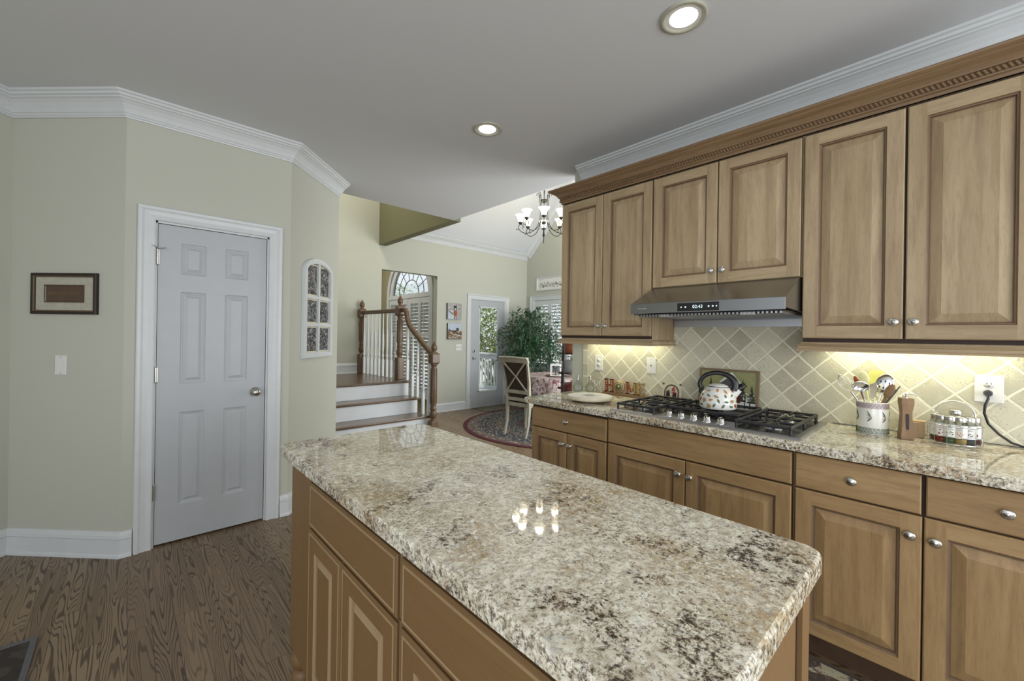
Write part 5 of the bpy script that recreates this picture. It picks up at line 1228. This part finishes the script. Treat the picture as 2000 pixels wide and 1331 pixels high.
def rail_z(y): return 1.115 + (y - 4.29) * (1.42 - 1.125) / (4.72 - 4.29) if y < 4.76 else 1.115 + .31 + (y - 4.76) * 1.3
for k, (yy, zz) in enumerate(((4.312, .381), (4.43, .381), (4.565, .571), (4.68, .571), (4.81, .761))):
    xx = 2.668 - .03 * (yy - 4.25)
    h = rail_z(yy) - .045 - zz
    o = baluster_mesh(h, .20 + (.06 if k else .02)).build('baluster', 'trim', at=(0, 0, 0)); o.location = (xx - .012, yy, zz)
    tag(o, 'white turned baluster standing on the stair treads under the sloping handrail', 'baluster', grp2)

# ------------------------------------------------------------------ ceiling lights
for lab, x, y in (('round recessed ceiling light nearer the camera, at the top of the picture', 1.7317, .8154), ('smaller-looking round recessed ceiling light farther away, mid ceiling', 1.743, 2.155)):
    t = thing('recessed_light', lab, 'ceiling light', (x, y, H), world=True)
    MB().lathe([(.094, 0), (.096, -.006), (.088, -.009), (.074, -.006), (.073, 0)], (x, y, H - .0005), 40).build('trim_ring', 'mat_board', t)
    MB().lathe([(.0735, -.004), (.073, -.0008), (.060, -.0006), (.0001, -.0006)], (x, y, H - .0008), 36).build('reflector', 'white_enamel', t)
    mb = MB(); mb.lathe([(.0001, -.006), (.050, -.0055), (.061, -.003), (.0615, -.001)], (x, y, H - .001), 32); mb.build('bulb', 'lamp', t)
    l = bpy.data.lights.new('recessed_light_lamp', 'SPOT'); l.energy = 9; l.spot_size = math.radians(125); l.spot_blend = .8; l.shadow_soft_size = .06; l.color = (1, .95, .86)
    lo = bpy.data.objects.new('recessed_light_lamp', l); C.objects.link(lo); lo.location = (x, y, H - .03)
# ------------------------------------------------------------------ chandelier
hx0, hy0_ = 4.63, 4.30
ch = thing('chandelier', 'dark scrolled iron chandelier with frosted bell shades in the vaulted dining area', 'chandelier', (hx0, hy0_, 3.0))
cz = 3.10; RR = .375
mb = MB(); mb.tube([(hx0, hy0_, 2.80), (hx0, hy0_, 3.52)], .006, 8); mb.lathe([(.0001, -.03), (.006, -.02), (.004, .06), (.016, .08), (.020, .10), (.012, .12), (.008, .2)], (hx0, hy0_, 2.80), 14)
mb.lathe([(.0001, -.035), (.035, -.03), (.052, -.005), (.055, .01), (.048, .015), (.03, .02), (.0001, .03)], (hx0, hy0_, 3.42), 20); mb.lathe([(.0001, -.02), (.03, -.01), (.034, .02), (.0001, .03)], (hx0, hy0_, 3.08), 16)
mb.build('centre_column', 'dark_iron', ch)
mb = MB()
for k in range(26): mb.tube([(hx0 + (.012 * math.cos(2 * PI * q_ / 8) if k % 2 else 0), hy0_ + (0 if k % 2 else .012 * math.cos(2 * PI * q_ / 8)), 3.52 + .0505 * k + .030 + .03 * math.sin(2 * PI * q_ / 8)) for q_ in range(8)], .0028, 5, closed=True)
mb.build('chain', 'dark_iron', ch)
MB().lathe([(.0001, 0), (.06, .002), (.055, .02), (.02, .035), (.0001, .04)], (hx0, hy0_, 4.80), 18).build('canopy', 'dark_iron', ch)
fwd = math.atan2(-hy0_, -hx0)
for k in range(8):
    a = fwd + 2 * PI * k / 8; ca, sa = math.cos(a), math.sin(a); drop = 0.0
    def P(r, z): return (hx0 + r * ca, hy0_ + r * sa, z)
    pts = [P(.075, 3.50), P(.060, 3.40), P(.056, 3.25), P(.062, 3.15), P(.085, 3.06), P(.13, 2.985), P(.20, 2.935), P(.28, 2.925), P(.345, 2.95), P(.385, 2.995), P(.385, 3.045), P(.352, 3.068), P(.318, 3.050), P(.312, 3.015), P(.33, 3.0)]
    top = [P(.075, 3.50), P(.085, 3.53), P(.105, 3.535), P(.118, 3.515), P(.110, 3.495), P(.10, 3.50)]
    mb = MB()
    def smooth(p, it=2):
        for _ in range(it):
            q_ = [p[0]]
            for u, v in zip(p, p[1:]): u, v = Vector(u), Vector(v); q_ += [tuple(u * .75 + v * .25), tuple(u * .25 + v * .75)]
            p = q_ + [p[-1]]
        return p
    mb.tube(smooth(pts), .0052, 7); mb.tube(smooth(top), .0042, 6); mb.tube(smooth([P(.385, 2.995), P(.405, 2.975), P(.420, 2.985), P(.415, 3.0)]), .004, 6)
    arm = mb.build('arm', 'dark_iron', ch)
    MB().lathe([(.006, 3.066), (.018, 3.07), (.030, 3.082), (.034, 3.096), (.026, 3.098), (.0001, 3.098)], P(.356, 0), 18).build('cup', 'dark_iron', arm)
    sh = MB(); pr_ = [(.030, 3.097), (.036, 3.112), (.042, 3.135), (.050, 3.162), (.066, 3.192), (.082, 3.208), (.080, 3.210), (.063, 3.192), (.047, 3.162), (.039, 3.135), (.032, 3.112), (.0001, 3.103)]
    sh.lathe(pr_, P(.356, 0), 24); sh.build('glass_shade', 'shade_glow', arm)
for k in range(8):
    a = fwd + 2 * PI * k / 8; l = bpy.data.lights.new('chandelier_lamp', 'POINT'); l.energy = 4.5; l.shadow_soft_size = .055; l.color = (1, .92, .78)
    lo = bpy.data.objects.new('chandelier_lamp', l); C.objects.link(lo); lo.location = (hx0 + .356 * math.cos(a), hy0_ + .356 * math.sin(a), 3.25)

# ------------------------------------------------------------------ rugs
def rug_mat():
    t = NT('round_oriental_rug'); tc = t.a('ShaderNodeTexCoord'); s = t.a('ShaderNodeSeparateXYZ', {0: tc.outputs['Object']})
    x, y = s.outputs[0], s.outputs[1]; r = t.math('SQRT', t.math('ADD', t.math('MULTIPLY', x, x), t.math('MULTIPLY', y, y))); th = t.math('ARCTAN2', y, x)
    v1 = t.a('ShaderNodeCombineXYZ', {0: t.math('MULTIPLY', r, 10.0), 1: t.math('MULTIPLY', t.math('PINGPONG', th, PI / 12), 12.0), 2: 0.0}).outputs[0]
    vo = t.a('ShaderNodeTexVoronoi', {'Vector': v1, 'Scale': 3.4}); pat = vo.outputs['Distance']
    n = t.noise(tc.outputs['Object'], 38, 3, .6)
    c = t.mix(t.ramp(t.math('ADD', pat, t.math('MULTIPLY', n, .35)), [(.46, 0.0), (.58, 1.0)]), (.36, .35, .26), (.035, .032, .045))
    c2 = t.mix(t.ramp(n, [(.42, 0.0), (.5, 1.0)]), c, (.085, .03, .032))
    mid = t.ramp(r, [(.50, 0.0), (.505, 1.0), (.62, 1.0), (.625, 0.0)], 'LINEAR')
    c = t.mix(mid, c, c2)
    cr = t.mix(t.ramp(t.math('ADD', pat, n), [(.70, 0.0), (.82, 1.0)]), (.42, .41, .32), (.10, .07, .06))
    bands = t.ramp(t.math('DIVIDE', r, 1.45), [(.0, 0.0), (.30, 0.0), (.305, 1.0), (.36, 1.0), (.365, 0.0), (.60, 0.0), (.605, 1.0), (.66, 1.0), (.665, 0.0), (.86, 0.0), (.865, 1.0), (.95, 1.0), (.953, 0.0)], 'LINEAR')
    c = t.mix(bands, c, cr)
    edge = t.ramp(t.math('DIVIDE', r, 1.45), [(.952, 0.0), (.956, 1.0)])
    c = t.mix(edge, c, (.075, .010, .016)); ed2 = t.ramp(t.math('DIVIDE', r, 1.45), [(.985, 0.0), (.988, 1.0)])
    c = t.mix(ed2, c, (.07, .01, .015))
    t.p(col=c, rough=.95, normal=t.bump(n, .4, .003)); return t.m
MAT['rug'] = rug_mat()
rc = (4.85, 4.14)
o = MB().lathe([(.0001, 0), (1.45, 0), (1.45, .008), (1.44, .010), (.0001, .010)], (rc[0], rc[1], .0005), 96).build('round_rug', 'rug', at=(rc[0], rc[1], 0)); tag(o, 'large round burgundy-bordered oriental rug under the dining table', 'rug')
def mat_pat(name, ca, cb, cc, sc=14):
    t = NT(name); v = t.coord(); vo = t.a('ShaderNodeTexVoronoi', {'Vector': v, 'Scale': sc}); n = t.noise(v, sc * 1.2, 2)
    c = t.mix(t.ramp(n, [(.45, 0.0), (.5, 1.0)]), ca, cb); c = t.mix(t.ramp(vo.outputs['Distance'], [(.16, 1.0), (.2, 0.0)]), c, cc); t.p(col=c, rough=.95, normal=t.bump(t.noise(v, 300, 2), .4, .002)); return t.m
MAT['doormat'] = mat_pat('doormat_pattern', (.10, .085, .065), (.17, .15, .11), (.05, .04, .03))
def runner_mat():
    t = NT('runner_pattern'); v = t.coord(); n = t.noise(v, 5.5, 2, .5); n2 = t.noise(v, 11, 3, .6, dist=1.5); n3 = t.noise(v, 14, 2, .5, dist=2.0)
    c = t.mix(t.ramp(n, [(.50, 0.0), (.515, 1.0)]), (.36, .33, .22), (.055, .040, .030)); c = t.mix(t.ramp(n2, [(.60, 0.0), (.62, 1.0)]), c, (.10, .08, .06)); c = t.mix(t.ramp(t.math('ABSOLUTE', t.math('SUBTRACT', n3, .5)), [(.005, 1.0), (.009, 0.0)]), c, (.20, .08, .045))
    t.p(col=c, rough=.95, normal=t.bump(t.noise(v, 300, 2), .5, .003)); return t.m
MAT['runner'] = runner_mat()
MAT['mat_dark'] = mat_pat('dark_mat_pattern', (.035, .028, .024), (.06, .05, .042), (.30, .30, .25), 9)
o = MB().box(4.66, 5.45, 5.62, 6.05, .0005, .009).build('door_mat', 'doormat', at=(5.05, 5.83, 0), bevel=.003); tag(o, 'brown patterned mat lying in front of the glazed back door', 'mat')
rn = thing('runner_rug', 'cream and brown floral runner in the aisle between island and base cabinets', 'rug', (1.75, -.1, 0))
MB().box(1.42, 2.12, -.9, .425, .0005, .009).build('pile', 'runner', rn)
MB().box(1.415, 2.132, .42, .455, .0005, .0095).box(2.118, 2.132, -.9, .42, .0005, .0095).build('border', 'mat_dark', rn)
fm = thing('floor_mat', 'dark floor mat with pale figures whose corner shows at the lower left', 'mat', (-.75, 2.35, 0))
MB().box(-1.35, -.305, 1.85, 2.695, .0005, .010).build('pile', 'mat_dark', fm)
MB().box(-1.37, -.285, 2.69, 2.712, .0005, .012).box(-.305, -.285, 1.84, 2.69, .0005, .012).build('binding', 'dkgrey', fm)

# ------------------------------------------------------------------ dining table, cloth, tray
def cloth_mat():
    t = NT('floral_tablecloth'); v = t.coord()
    n = t.noise(v, 9, 4, .6, dist=1.0); n2 = t.noise(v, 14, 3, .6, dist=.8); n3 = t.noise(v, 22, 3, .6, dist=1.2)
    c = t.mix(t.ramp(n, [(.45, 0.0), (.56, 1.0)]), (.52, .45, .42), (.36, .27, .23)); c = t.mix(t.ramp(n2, [(.56, 0.0), (.60, 1.0)]), c, (.22, .06, .05)); c = t.mix(t.ramp(n3, [(.58, 0.0), (.62, 1.0)]), c, (.16, .11, .20)); c = t.mix(t.ramp(t.noise(v, 30, 3), [(.6, 0.0), (.64, 1.0)]), c, (.62, .60, .62))
    t.p(col=c, rough=.9); return t.m
MAT['cloth'] = cloth_mat()
tx, ty, tr = 5.02, 4.12, .66
dt = thing('dining_table', 'round pedestal dining table hidden under its floral cloth', 'table', (tx, ty, 0))
MB().lathe([(tr, .715), (tr, .745), (.0001, .745)], (tx, ty, 0), 48).build('tabletop', 'newel', dt)
MB().lathe([(.06, .03), (.09, .10), (.05, .2), (.08, .45), (.05, .6), (.12, .715)], (tx, ty, .010), 20).build('pedestal', 'newel', dt)
for k in range(4):
    a = k * PI / 2 + .4; MB().tube([(tx + .05 * math.cos(a), ty + .05 * math.sin(a), .16), (tx + .25 * math.cos(a), ty + .25 * math.sin(a), .09), (tx + .38 * math.cos(a), ty + .38 * math.sin(a), .032)], [.035, .03, .02], 8).build('foot', 'newel', dt)
mb = MB(); n = 120; rings = []
for (rb, z, am) in ((0.0001, .752, 0), (.55, .752, 0), (.655, .752, 0), (.670, .748, 0), (.678, .735, .002), (.685, .66, .010), (.692, .56, .018), (.700, .44, .026)):
    rings.append([(tx + (rb + am * math.sin(13 * 2 * PI * k / n + 1.1 * math.sin(3 * 2 * PI * k / n))) * math.cos(2 * PI * k / n), ty + (rb + am * math.sin(13 * 2 * PI * k / n + 1.1 * math.sin(3 * 2 * PI * k / n))) * math.sin(2 * PI * k / n), z) for k in range(n)])
vs = sum(rings, []); mb.add(vs, [(i * n + k, i * n + (k + 1) % n, (i + 1) * n + (k + 1) % n, (i + 1) * n + k) for i in range(len(rings) - 1) for k in range(n)], True)
o = mb.build('tablecloth', 'cloth', at=(tx, ty, .75)); tag(o, 'floral tablecloth in pink, rust and purple draped over the round table', 'tablecloth'); sm_ = o.modifiers.new('thick', 'SOLIDIFY'); sm_.thickness = .003; sm_.offset = 1
tyx, tyy = 4.72, 4.09
ty_ = MB().lathe([(.0001, 0), (.14, 0), (.15, .006), (.16, .016), (.156, .017), (.14, .008), (.0001, .007)], (tyx, tyy, .756), 32).build('serving_tray', 'brown', at=(tyx, tyy, .756)); tag(ty_, 'round brown tray on the dining table', 'tray')
mg = thing('lantern', 'white square lantern with arched opening and dark candle holders on the tray', 'lantern', (tyx, tyy, .764), world=False, rz=math.radians(35))
mb = MB(); a = .07
for (sx, sy) in ((-1, -1), (1, -1), (1, 1), (-1, 1)): mb.box(sx * a - .008, sx * a + .008, sy * a - .008, sy * a + .008, 0, .17)
mb.box(-a - .01, a + .01, -a - .01, a + .01, .155, .175); mb.box(-a - .01, a + .01, -a - .01, a + .01, 0, .010)
mb.build('lantern_frame', 'white', mg, bevel=.002)
mb = MB()
for q_ in (-.03, 0, .03): mb.lathe([(.010, .01), (.012, .02), (.006, .03), (.006, .07), (.014, .085), (.012, .10), (.0001, .102)], (q_, .01 * (q_ > 0), 0), 12)
mb.tube([(-a - .01, -.05 + .05 * math.cos(PI * k / 12) * 1.2, .10 + .04 * math.sin(PI * k / 12)) for k in range(13)], .004, 6); mb.build('candle_holder', 'dkgrey', mg)

# ------------------------------------------------------------------ dining chair (faces +X in its own frame)
def upholstery():
    t = NT('dark_brown_pattern_upholstery'); v = t.coord(); n = t.noise(v, 60, 3, .6, dist=1); t.p(col=t.mix(t.ramp(n, [(.45, 0.0), (.55, 1.0)]), (.030, .020, .015), (.065, .042, .028)), rough=.8); return t.m
MAT['upholstery'] = upholstery()
dc = thing('dining_chair', 'cream painted dining chair with X-shaped back over dark brown upholstery', 'chair', (4.05, 4.03, 0), world=False, rz=math.radians(6)); dc.scale = (1, .86, 1)
def post(sy):
    return [(-.245, sy * .215, .011), (-.20, sy * .218, .18), (-.185, sy * .22, .40), (-.19, sy * .222, .52), (-.215, sy * .235, .75), (-.27, sy * .255, .96), (-.305, sy * .262, 1.055)]
def leg_sq(mb, pts, w, d):
    vs = []
    for (p, ww_, dd) in zip(pts, w, d): vs += [(p[0] - dd, p[1] - ww_, p[2]), (p[0] + dd, p[1] - ww_, p[2]), (p[0] + dd, p[1] + ww_, p[2]), (p[0] - dd, p[1] + ww_, p[2])]
    n = len(pts); mb.add(vs, [(i * 4 + k, i * 4 + (k + 1) % 4, (i + 1) * 4 + (k + 1) % 4, (i + 1) * 4 + k) for i in range(n - 1) for k in range(4)] + [(3, 2, 1, 0), tuple(4 * n - 4 + k for k in range(4))])
for sy in (-1, 1):
    mb = MB(); leg_sq(mb, post(sy), [.014, .017, .021, .021, .019, .017, .016], [.016, .019, .024, .024, .018, .015, .014]); mb.build('leg', 'chair_paint', dc, bevel=.004)
    mb = MB(); leg_sq(mb, [(.21, sy * .22, .011), (.215, sy * .225, .15), (.22, sy * .23, .40), (.22, sy * .23, .44)], [.013, .016, .024, .026], [.013, .016, .024, .026]); mb.build('leg', 'chair_paint', dc, bevel=.004)
mb = MB()   # curved top rail
N = 14; vs = []
for k in range(N + 1):
    t_ = -1 + 2 * k / N; y_ = t_ * .285; bow = -.03 * (1 - t_ * t_); zt_ = 1.085 - .012 * t_ * t_ + .006 * abs(t_) ** 6
    vs += [(-.290 + bow, y_, zt_ - .085), (-.262 + bow, y_, zt_ - .085), (-.290 + bow, y_, zt_ - .005), (-.320 + bow, y_, zt_), (-.335 + bow, y_, zt_ - .018), (-.315 + bow, y_, zt_ - .035)]
mb.add(vs, [(k * 6 + j, k * 6 + (j + 1) % 6, (k + 1) * 6 + (j + 1) % 6, (k + 1) * 6 + j) for k in range(N) for j in range(6)] + [tuple(range(6)), tuple(range(N * 6, N * 6 + 6))[::-1]])
mb.build('top_rail', 'chair_paint', dc, bevel=.003)
mb = MB()
for (za, xa) in ((.60, -.203), (.50, -.192)): mb.box(xa - .014, xa + .012, -.215, .215, za - .022, za + .022)
mb.build('back_rail', 'chair_paint', dc, bevel=.003)
mb = MB(); vs = [(-.190, -.205, .625), (-.190, .205, .625), (-.272, .235, 1.0), (-.272, -.235, 1.0)]; mb.add(vs + [(v[0] + .02, v[1], v[2]) for v in vs], [(0, 1, 2, 3), (7, 6, 5, 4), (0, 1, 5, 4), (1, 2, 6, 5), (2, 3, 7, 6), (3, 0, 4, 7)])
vs = [(-.178, -.20, .475), (-.178, .20, .475), (-.186, .205, .60), (-.186, -.205, .60)]; mb.add(vs + [(v[0] + .02, v[1], v[2]) for v in vs], [(0, 1, 2, 3), (7, 6, 5, 4), (0, 1, 5, 4), (1, 2, 6, 5), (2, 3, 7, 6), (3, 0, 4, 7)])
mb.build('back_panel', 'upholstery', dc)
mb = MB()
for s_ in (-1, 1): mb.tube([(-.216, s_ * -.205, .615), (-.245, 0, .81), (-.300, s_ * .240, 1.015)], .0125, 8)
mb.build('cross_brace', 'chair_paint', dc)
mb = MB(); mb.box(-.19, .24, -.235, .235, .40, .455); mb.build('seat_frame', 'chair_paint', dc, bevel=.006)
mb = MB(); mb.box(-.175, .245, -.23, .23, .456, .515); mb.build('seat', 'upholstery', dc, bevel=.02)

# ------------------------------------------------------------------ ficus
def leafmat(name, ca, cb):
    t = NT(name); v = t.coord(); n = t.noise(v, 25, 2); t.p(col=t.mix(t.ramp(n, [(.4, 0.0), (.6, 1.0)]), ca, cb), rough=.42); return t.m
MAT['ficus'] = leafmat('ficus_leaves', (.030, .085, .042), (.075, .17, .075)); MAT['bush'] = leafmat('shrub_leaves', (.20, .27, .09), (.55, .62, .32)); MAT['bush_dark'] = leafmat('shrub_leaves_dark', (.07, .12, .04), (.22, .30, .12)); MAT['bark'] = plain('grey_bark', (.30, .26, .21), .9, var=.3, scale=30)
MAT['branch'] = plain('pale_branch', (.48, .44, .38), .9, var=.2, scale=20)
def leaf(mb, p, d, L, w, up_=Vector((0, 0, 1))):
    d = d.normalized(); s_ = d.cross(up_); s_ = s_.normalized() if s_.length > 1e-3 else Vector((1, 0, 0)); n_ = s_.cross(d) * L * .12
    a = p; m1 = p + d * L * .35; m2 = p + d * L * .7; e = p + d * L
    mb.add([a, m1 + s_ * w + n_, m2 + s_ * w * .75 + n_, e, m2 - s_ * w * .75 + n_, m1 - s_ * w + n_, p + d * L * .5], [(0, 1, 6), (1, 2, 6), (2, 3, 6), (3, 4, 6), (4, 5, 6), (5, 0, 6)])
fx0, fy0 = 5.60, 5.53
fc = thing('ficus_tree', 'leafy green potted ficus tree in the corner by the dining window', 'plant', (fx0, fy0, 0))
MB().lathe([(.13, 0), (.16, .02), (.19, .30), (.20, .32), (.18, .32), (.17, .28), (.0001, .28)], (fx0, fy0, .001), 28).build('pot', 'brown', fc)
r_ = random.Random(21); tr_ = MB(); lf_ = MB()
for k in range(3):
    a = 2 * PI * k / 3; tr_.tube([(fx0 + .03 * math.cos(a + z * 4), fy0 + .03 * math.sin(a + z * 4), z) for z in [.28 + .08 * i for i in range(14)]], .014, 7)
tips = []
for k in range(110):
    a = r_.uniform(0, 2 * PI); z0 = r_.uniform(.75, 1.5); rad = r_.uniform(.2, .62) * (1.0 if z0 < 1.35 else .75); z1 = min(1.93, z0 + r_.uniform(.0, .40)); 
    if k < 10: rad = r_.uniform(.05, .3); z1 = r_.uniform(1.75, 1.96)
    b = Vector((fx0, fy0, z0)); m_ = Vector((fx0 + rad * .55 * math.cos(a), fy0 + rad * .55 * math.sin(a), (z0 + z1) / 2 + .12)); e = Vector((fx0 + rad * math.cos(a), fy0 + rad * math.sin(a), z1 - .05)); e2 = e + Vector((.14 * math.cos(a), .14 * math.sin(a), -r_.uniform(.10, .32)))
    if k < 10: e2 = e + Vector((.08 * math.cos(a), .08 * math.sin(a), .0))
    path = [b, m_, e, e2]
    if k % 2 == 0: tr_.tube(path, [.006, .004, .0025, .0015], 5)
    for i in range(3):
        for j in range(11):
            if i == 0 and j < 5: continue
            t_ = j / 11; p = path[i].lerp(path[i + 1], t_) + Vector((r_.gauss(0, .025), r_.gauss(0, .025), r_.gauss(0, .025)))
            d_ = Vector((r_.gauss(0, 1) + .8 * math.cos(a), r_.gauss(0, 1) + .8 * math.sin(a), r_.gauss(-.8, .6))); leaf(lf_, p, d_, r_.uniform(.055, .085), r_.uniform(.013, .019))
for k in range(700):
    a = r_.uniform(0, 2 * PI); z = r_.uniform(.55, 1.3); rad = .52 * math.sqrt(r_.random()) * (1 if z > .75 else .8); leaf(lf_, Vector((fx0 + rad * math.cos(a), fy0 + rad * math.sin(a), z)), Vector((r_.gauss(0, 1), r_.gauss(0, 1), r_.gauss(-.9, .5))), r_.uniform(.055, .085), r_.uniform(.013, .019))
lim = WX - .03
lf_.v = [(min(v[0], lim), min(v[1], FY - .06), v[2]) for v in lf_.v]; tr_.v = [(min(v[0], lim), min(v[1], FY - .06), v[2]) for v in tr_.v]
tr_.build('trunk', 'bark', fc); lf_.build('foliage', 'ficus', fc, fix=False)

# ------------------------------------------------------------------ pot stand behind the wall end
qx, qy = 3.175, 2.535
ps = thing('pot_stand', 'black metal three-tier pot stand behind the end of the cabinet wall', 'stand', (qx, qy, 0))
tiers = (.775, 1.005, 1.195)
for k in range(4):
    a = fwd_a = math.atan2(-qy, -qx) + math.radians(50 + 90 * k)
    MB().tube([(qx + .165 * math.cos(a), qy + .165 * math.sin(a), 0), (qx + .150 * math.cos(a), qy + .150 * math.sin(a), .7), (qx + .135 * math.cos(a), qy + .135 * math.sin(a), 1.34)], .0085, 8).build('leg', 'dark_iron', ps)
for z in (.30,) + tiers:
    mb = MB(); mb.tube([(qx + .146 * math.cos(2 * PI * k / 24), qy + .146 * math.sin(2 * PI * k / 24), z - .006) for k in range(24)], .005, 6, closed=True)
    for k in range(4): mb.tube([(qx + .145 * math.cos(k * PI / 4), qy + .145 * math.sin(k * PI / 4), z - .006), (qx - .145 * math.cos(k * PI / 4), qy - .145 * math.sin(k * PI / 4), z - .006)], .0035, 5)
    mb.build('shelf', 'dark_iron', ps)
def pot(lab, z, r, h, mat, flare=1.0, hd=True, lid=True):
    t = thing('cooking_pot', lab, 'pot', (qx, qy, z)); z0 = z
    MB().lathe([(.0001, 0), (r * .86, 0), (r * .95, .012), (r, h), (r * .97, h), (r * .92, .015), (.0001, .008)], (qx, qy, z0), 32).build('pot_body', mat, t)
    if lid: MB().lathe([(r * 1.01, h), (r * 1.01, h + .006), (r * .7, h + .022), (.02, h + .03), (.014, h + .036), (.02, h + .045), (.0001, h + .05)], (qx, qy, z0), 28).build('lid', mat, t)
    ax = Vector((-.73, .68, 0))
    if hd:
        for s_ in (1, -1):
            c_ = Vector((qx, qy, z0 + h * .75)) + ax * s_ * r * .95; pp = Vector((-ax.y, ax.x, 0)); mb = MB()
            mb.tube([c_ + pp * .035, c_ + pp * .03 + ax * s_ * .03, c_ - pp * .03 + ax * s_ * .03, c_ - pp * .035], .008, 8); mb.build('handle', mat, t)
    return t
pot('red enamel casserole on the lowest visible tier of the pot stand', tiers[0] + .0005, .118, .105, 'darkred'); pot('grey enamel pot on the middle tier of the pot stand', tiers[1] + .0005, .112, .095, 'grey', lid=True, hd=False); pot('orange-red pot on the top tier of the pot stand', tiers[2] + .0005, .108, .09, 'rust', hd=False)

# ------------------------------------------------------------------ deck, railing and shrubs outside
MAT['deck'] = plain('grey_deck_boards', (.50, .50, .52), .7, var=.12, scale=6)
dk = MB(); y = 6.26
while y < 11.0: dk.box(4.12, 6.9, y, y + .135, -.06, -.02); y += .14
struct(dk, 'trim_7', 'deck', 'grey deck boards outside the back door'); 
gm = MB(); gm.box(4.0, 40, 2.0, 40, -.9, -.8); gm.box(6.3, 40, -20, 2.0, -.9, -.8); MAT['lawn'] = plain('pale_ground', (.50, .50, .46), .95, var=.3, scale=5); struct(gm, 'trim_8', 'lawn', 'ground below the deck')  # lawn colour lightened so the ground reads white behind the railing
rl = thing('deck_railing', 'white painted deck railing with square balusters outside the back door', 'railing', (6.35, 8.2, 0))
RX = 6.35
MB().box(RX - .07, RX + .07, 6.3, 10.9, .905, .94).box(RX - .02, RX + .02, 6.3, 10.9, .80, .90).build('top_rail', 'trim', rl); MB().box(RX - .02, RX + .02, 6.3, 10.9, .08, .16).build('bottom_rail', 'trim', rl)
yy = 6.40; proto_b = None
while yy < 10.4:
    if proto_b is None: proto_b = MB().box(RX - .016, RX + .016, yy - .016, yy + .016, .161, .799).build('baluster', 'trim', rl); y00 = yy
    else: c = proto_b.copy(); C.objects.link(c); c.location = (0, yy - y00, 0)
    yy += .112
for y_ in (6.35, 8.6, 10.85): MB().box(RX - .045, RX + .045, y_ - .045, y_ + .045, -.02, 1.05).build('post', 'trim', rl)
def bush(lab, c_, r3, n, seed, mat, branches=20):
    t = thing('shrub', lab, 'shrub', (c_[0], c_[1], -.8)); r_ = random.Random(seed); m_ = MB(); b_ = MB()
    for k in range(n):
        v = Vector((r_.gauss(0, 1), r_.gauss(0, 1), r_.gauss(0, 1))).normalized() * (.55 + .45 * r_.random()); w = .5 + .5 * math.sin(v.x * 5 + seed) * math.sin(v.y * 4) * math.sin(v.z * 6)
        p = Vector((c_[0] + v.x * r3[0] * (.8 + .25 * w), c_[1] + v.y * r3[1] * (.8 + .25 * w), c_[2] + v.z * r3[2] * (.8 + .25 * w)))
        if p.x < 6.45 : continue
        leaf(m_, p, Vector((r_.gauss(0, 1), r_.gauss(0, 1), r_.gauss(0, .8))), r_.uniform(.07, .14), r_.uniform(.022, .04))
    for k in range(branches):
        a = r_.uniform(0, 2 * PI); e = Vector((c_[0] + r3[0] * .95 * math.cos(a), c_[1] + r3[1] * .95 * math.sin(a), c_[2] + r3[2] * r_.uniform(-.3, .9))); b0 = Vector((c_[0], c_[1], -.8))
        if e.x < 6.5: e.x = 6.5
        b_.tube([b0, b0.lerp(e, .45) + Vector((0, 0, .3)), e], [.03, .018, .006], 5)
    b_.build('branches', 'branch', t); m_.build('foliage', mat, t, fix=False)
bush('tall pale green shrub beyond the deck railing, filling the upper half of the door glass', (8.3, 9.4, 1.7), (1.5, 1.6, 1.5), 6500, 4, 'bush', 26)
bush('darker green shrub low behind the deck railing', (8.2, 8.6, -.25), (1.2, 1.4, .5), 2500, 9, 'bush_dark', 40)
bush('pale green shrub outside the dining room window', (8.6, 4.9, 1.2), (1.5, 1.9, 1.7), 4500, 14, 'bush', 16)
bush('tall dark shrub farther off beyond the garden', (12.8, 10.4, 2.2), (2.5, 2.6, 2.8), 5000, 17, 'bush_dark', 14)
bush('green shrub outside the arched foyer window', (7.9, 15.0, 1.4), (2.2, 2.4, 2.2), 4000, 23, 'bush', 12)
for o in bpy.data.objects:
    if '_w' in o: del o['_w']
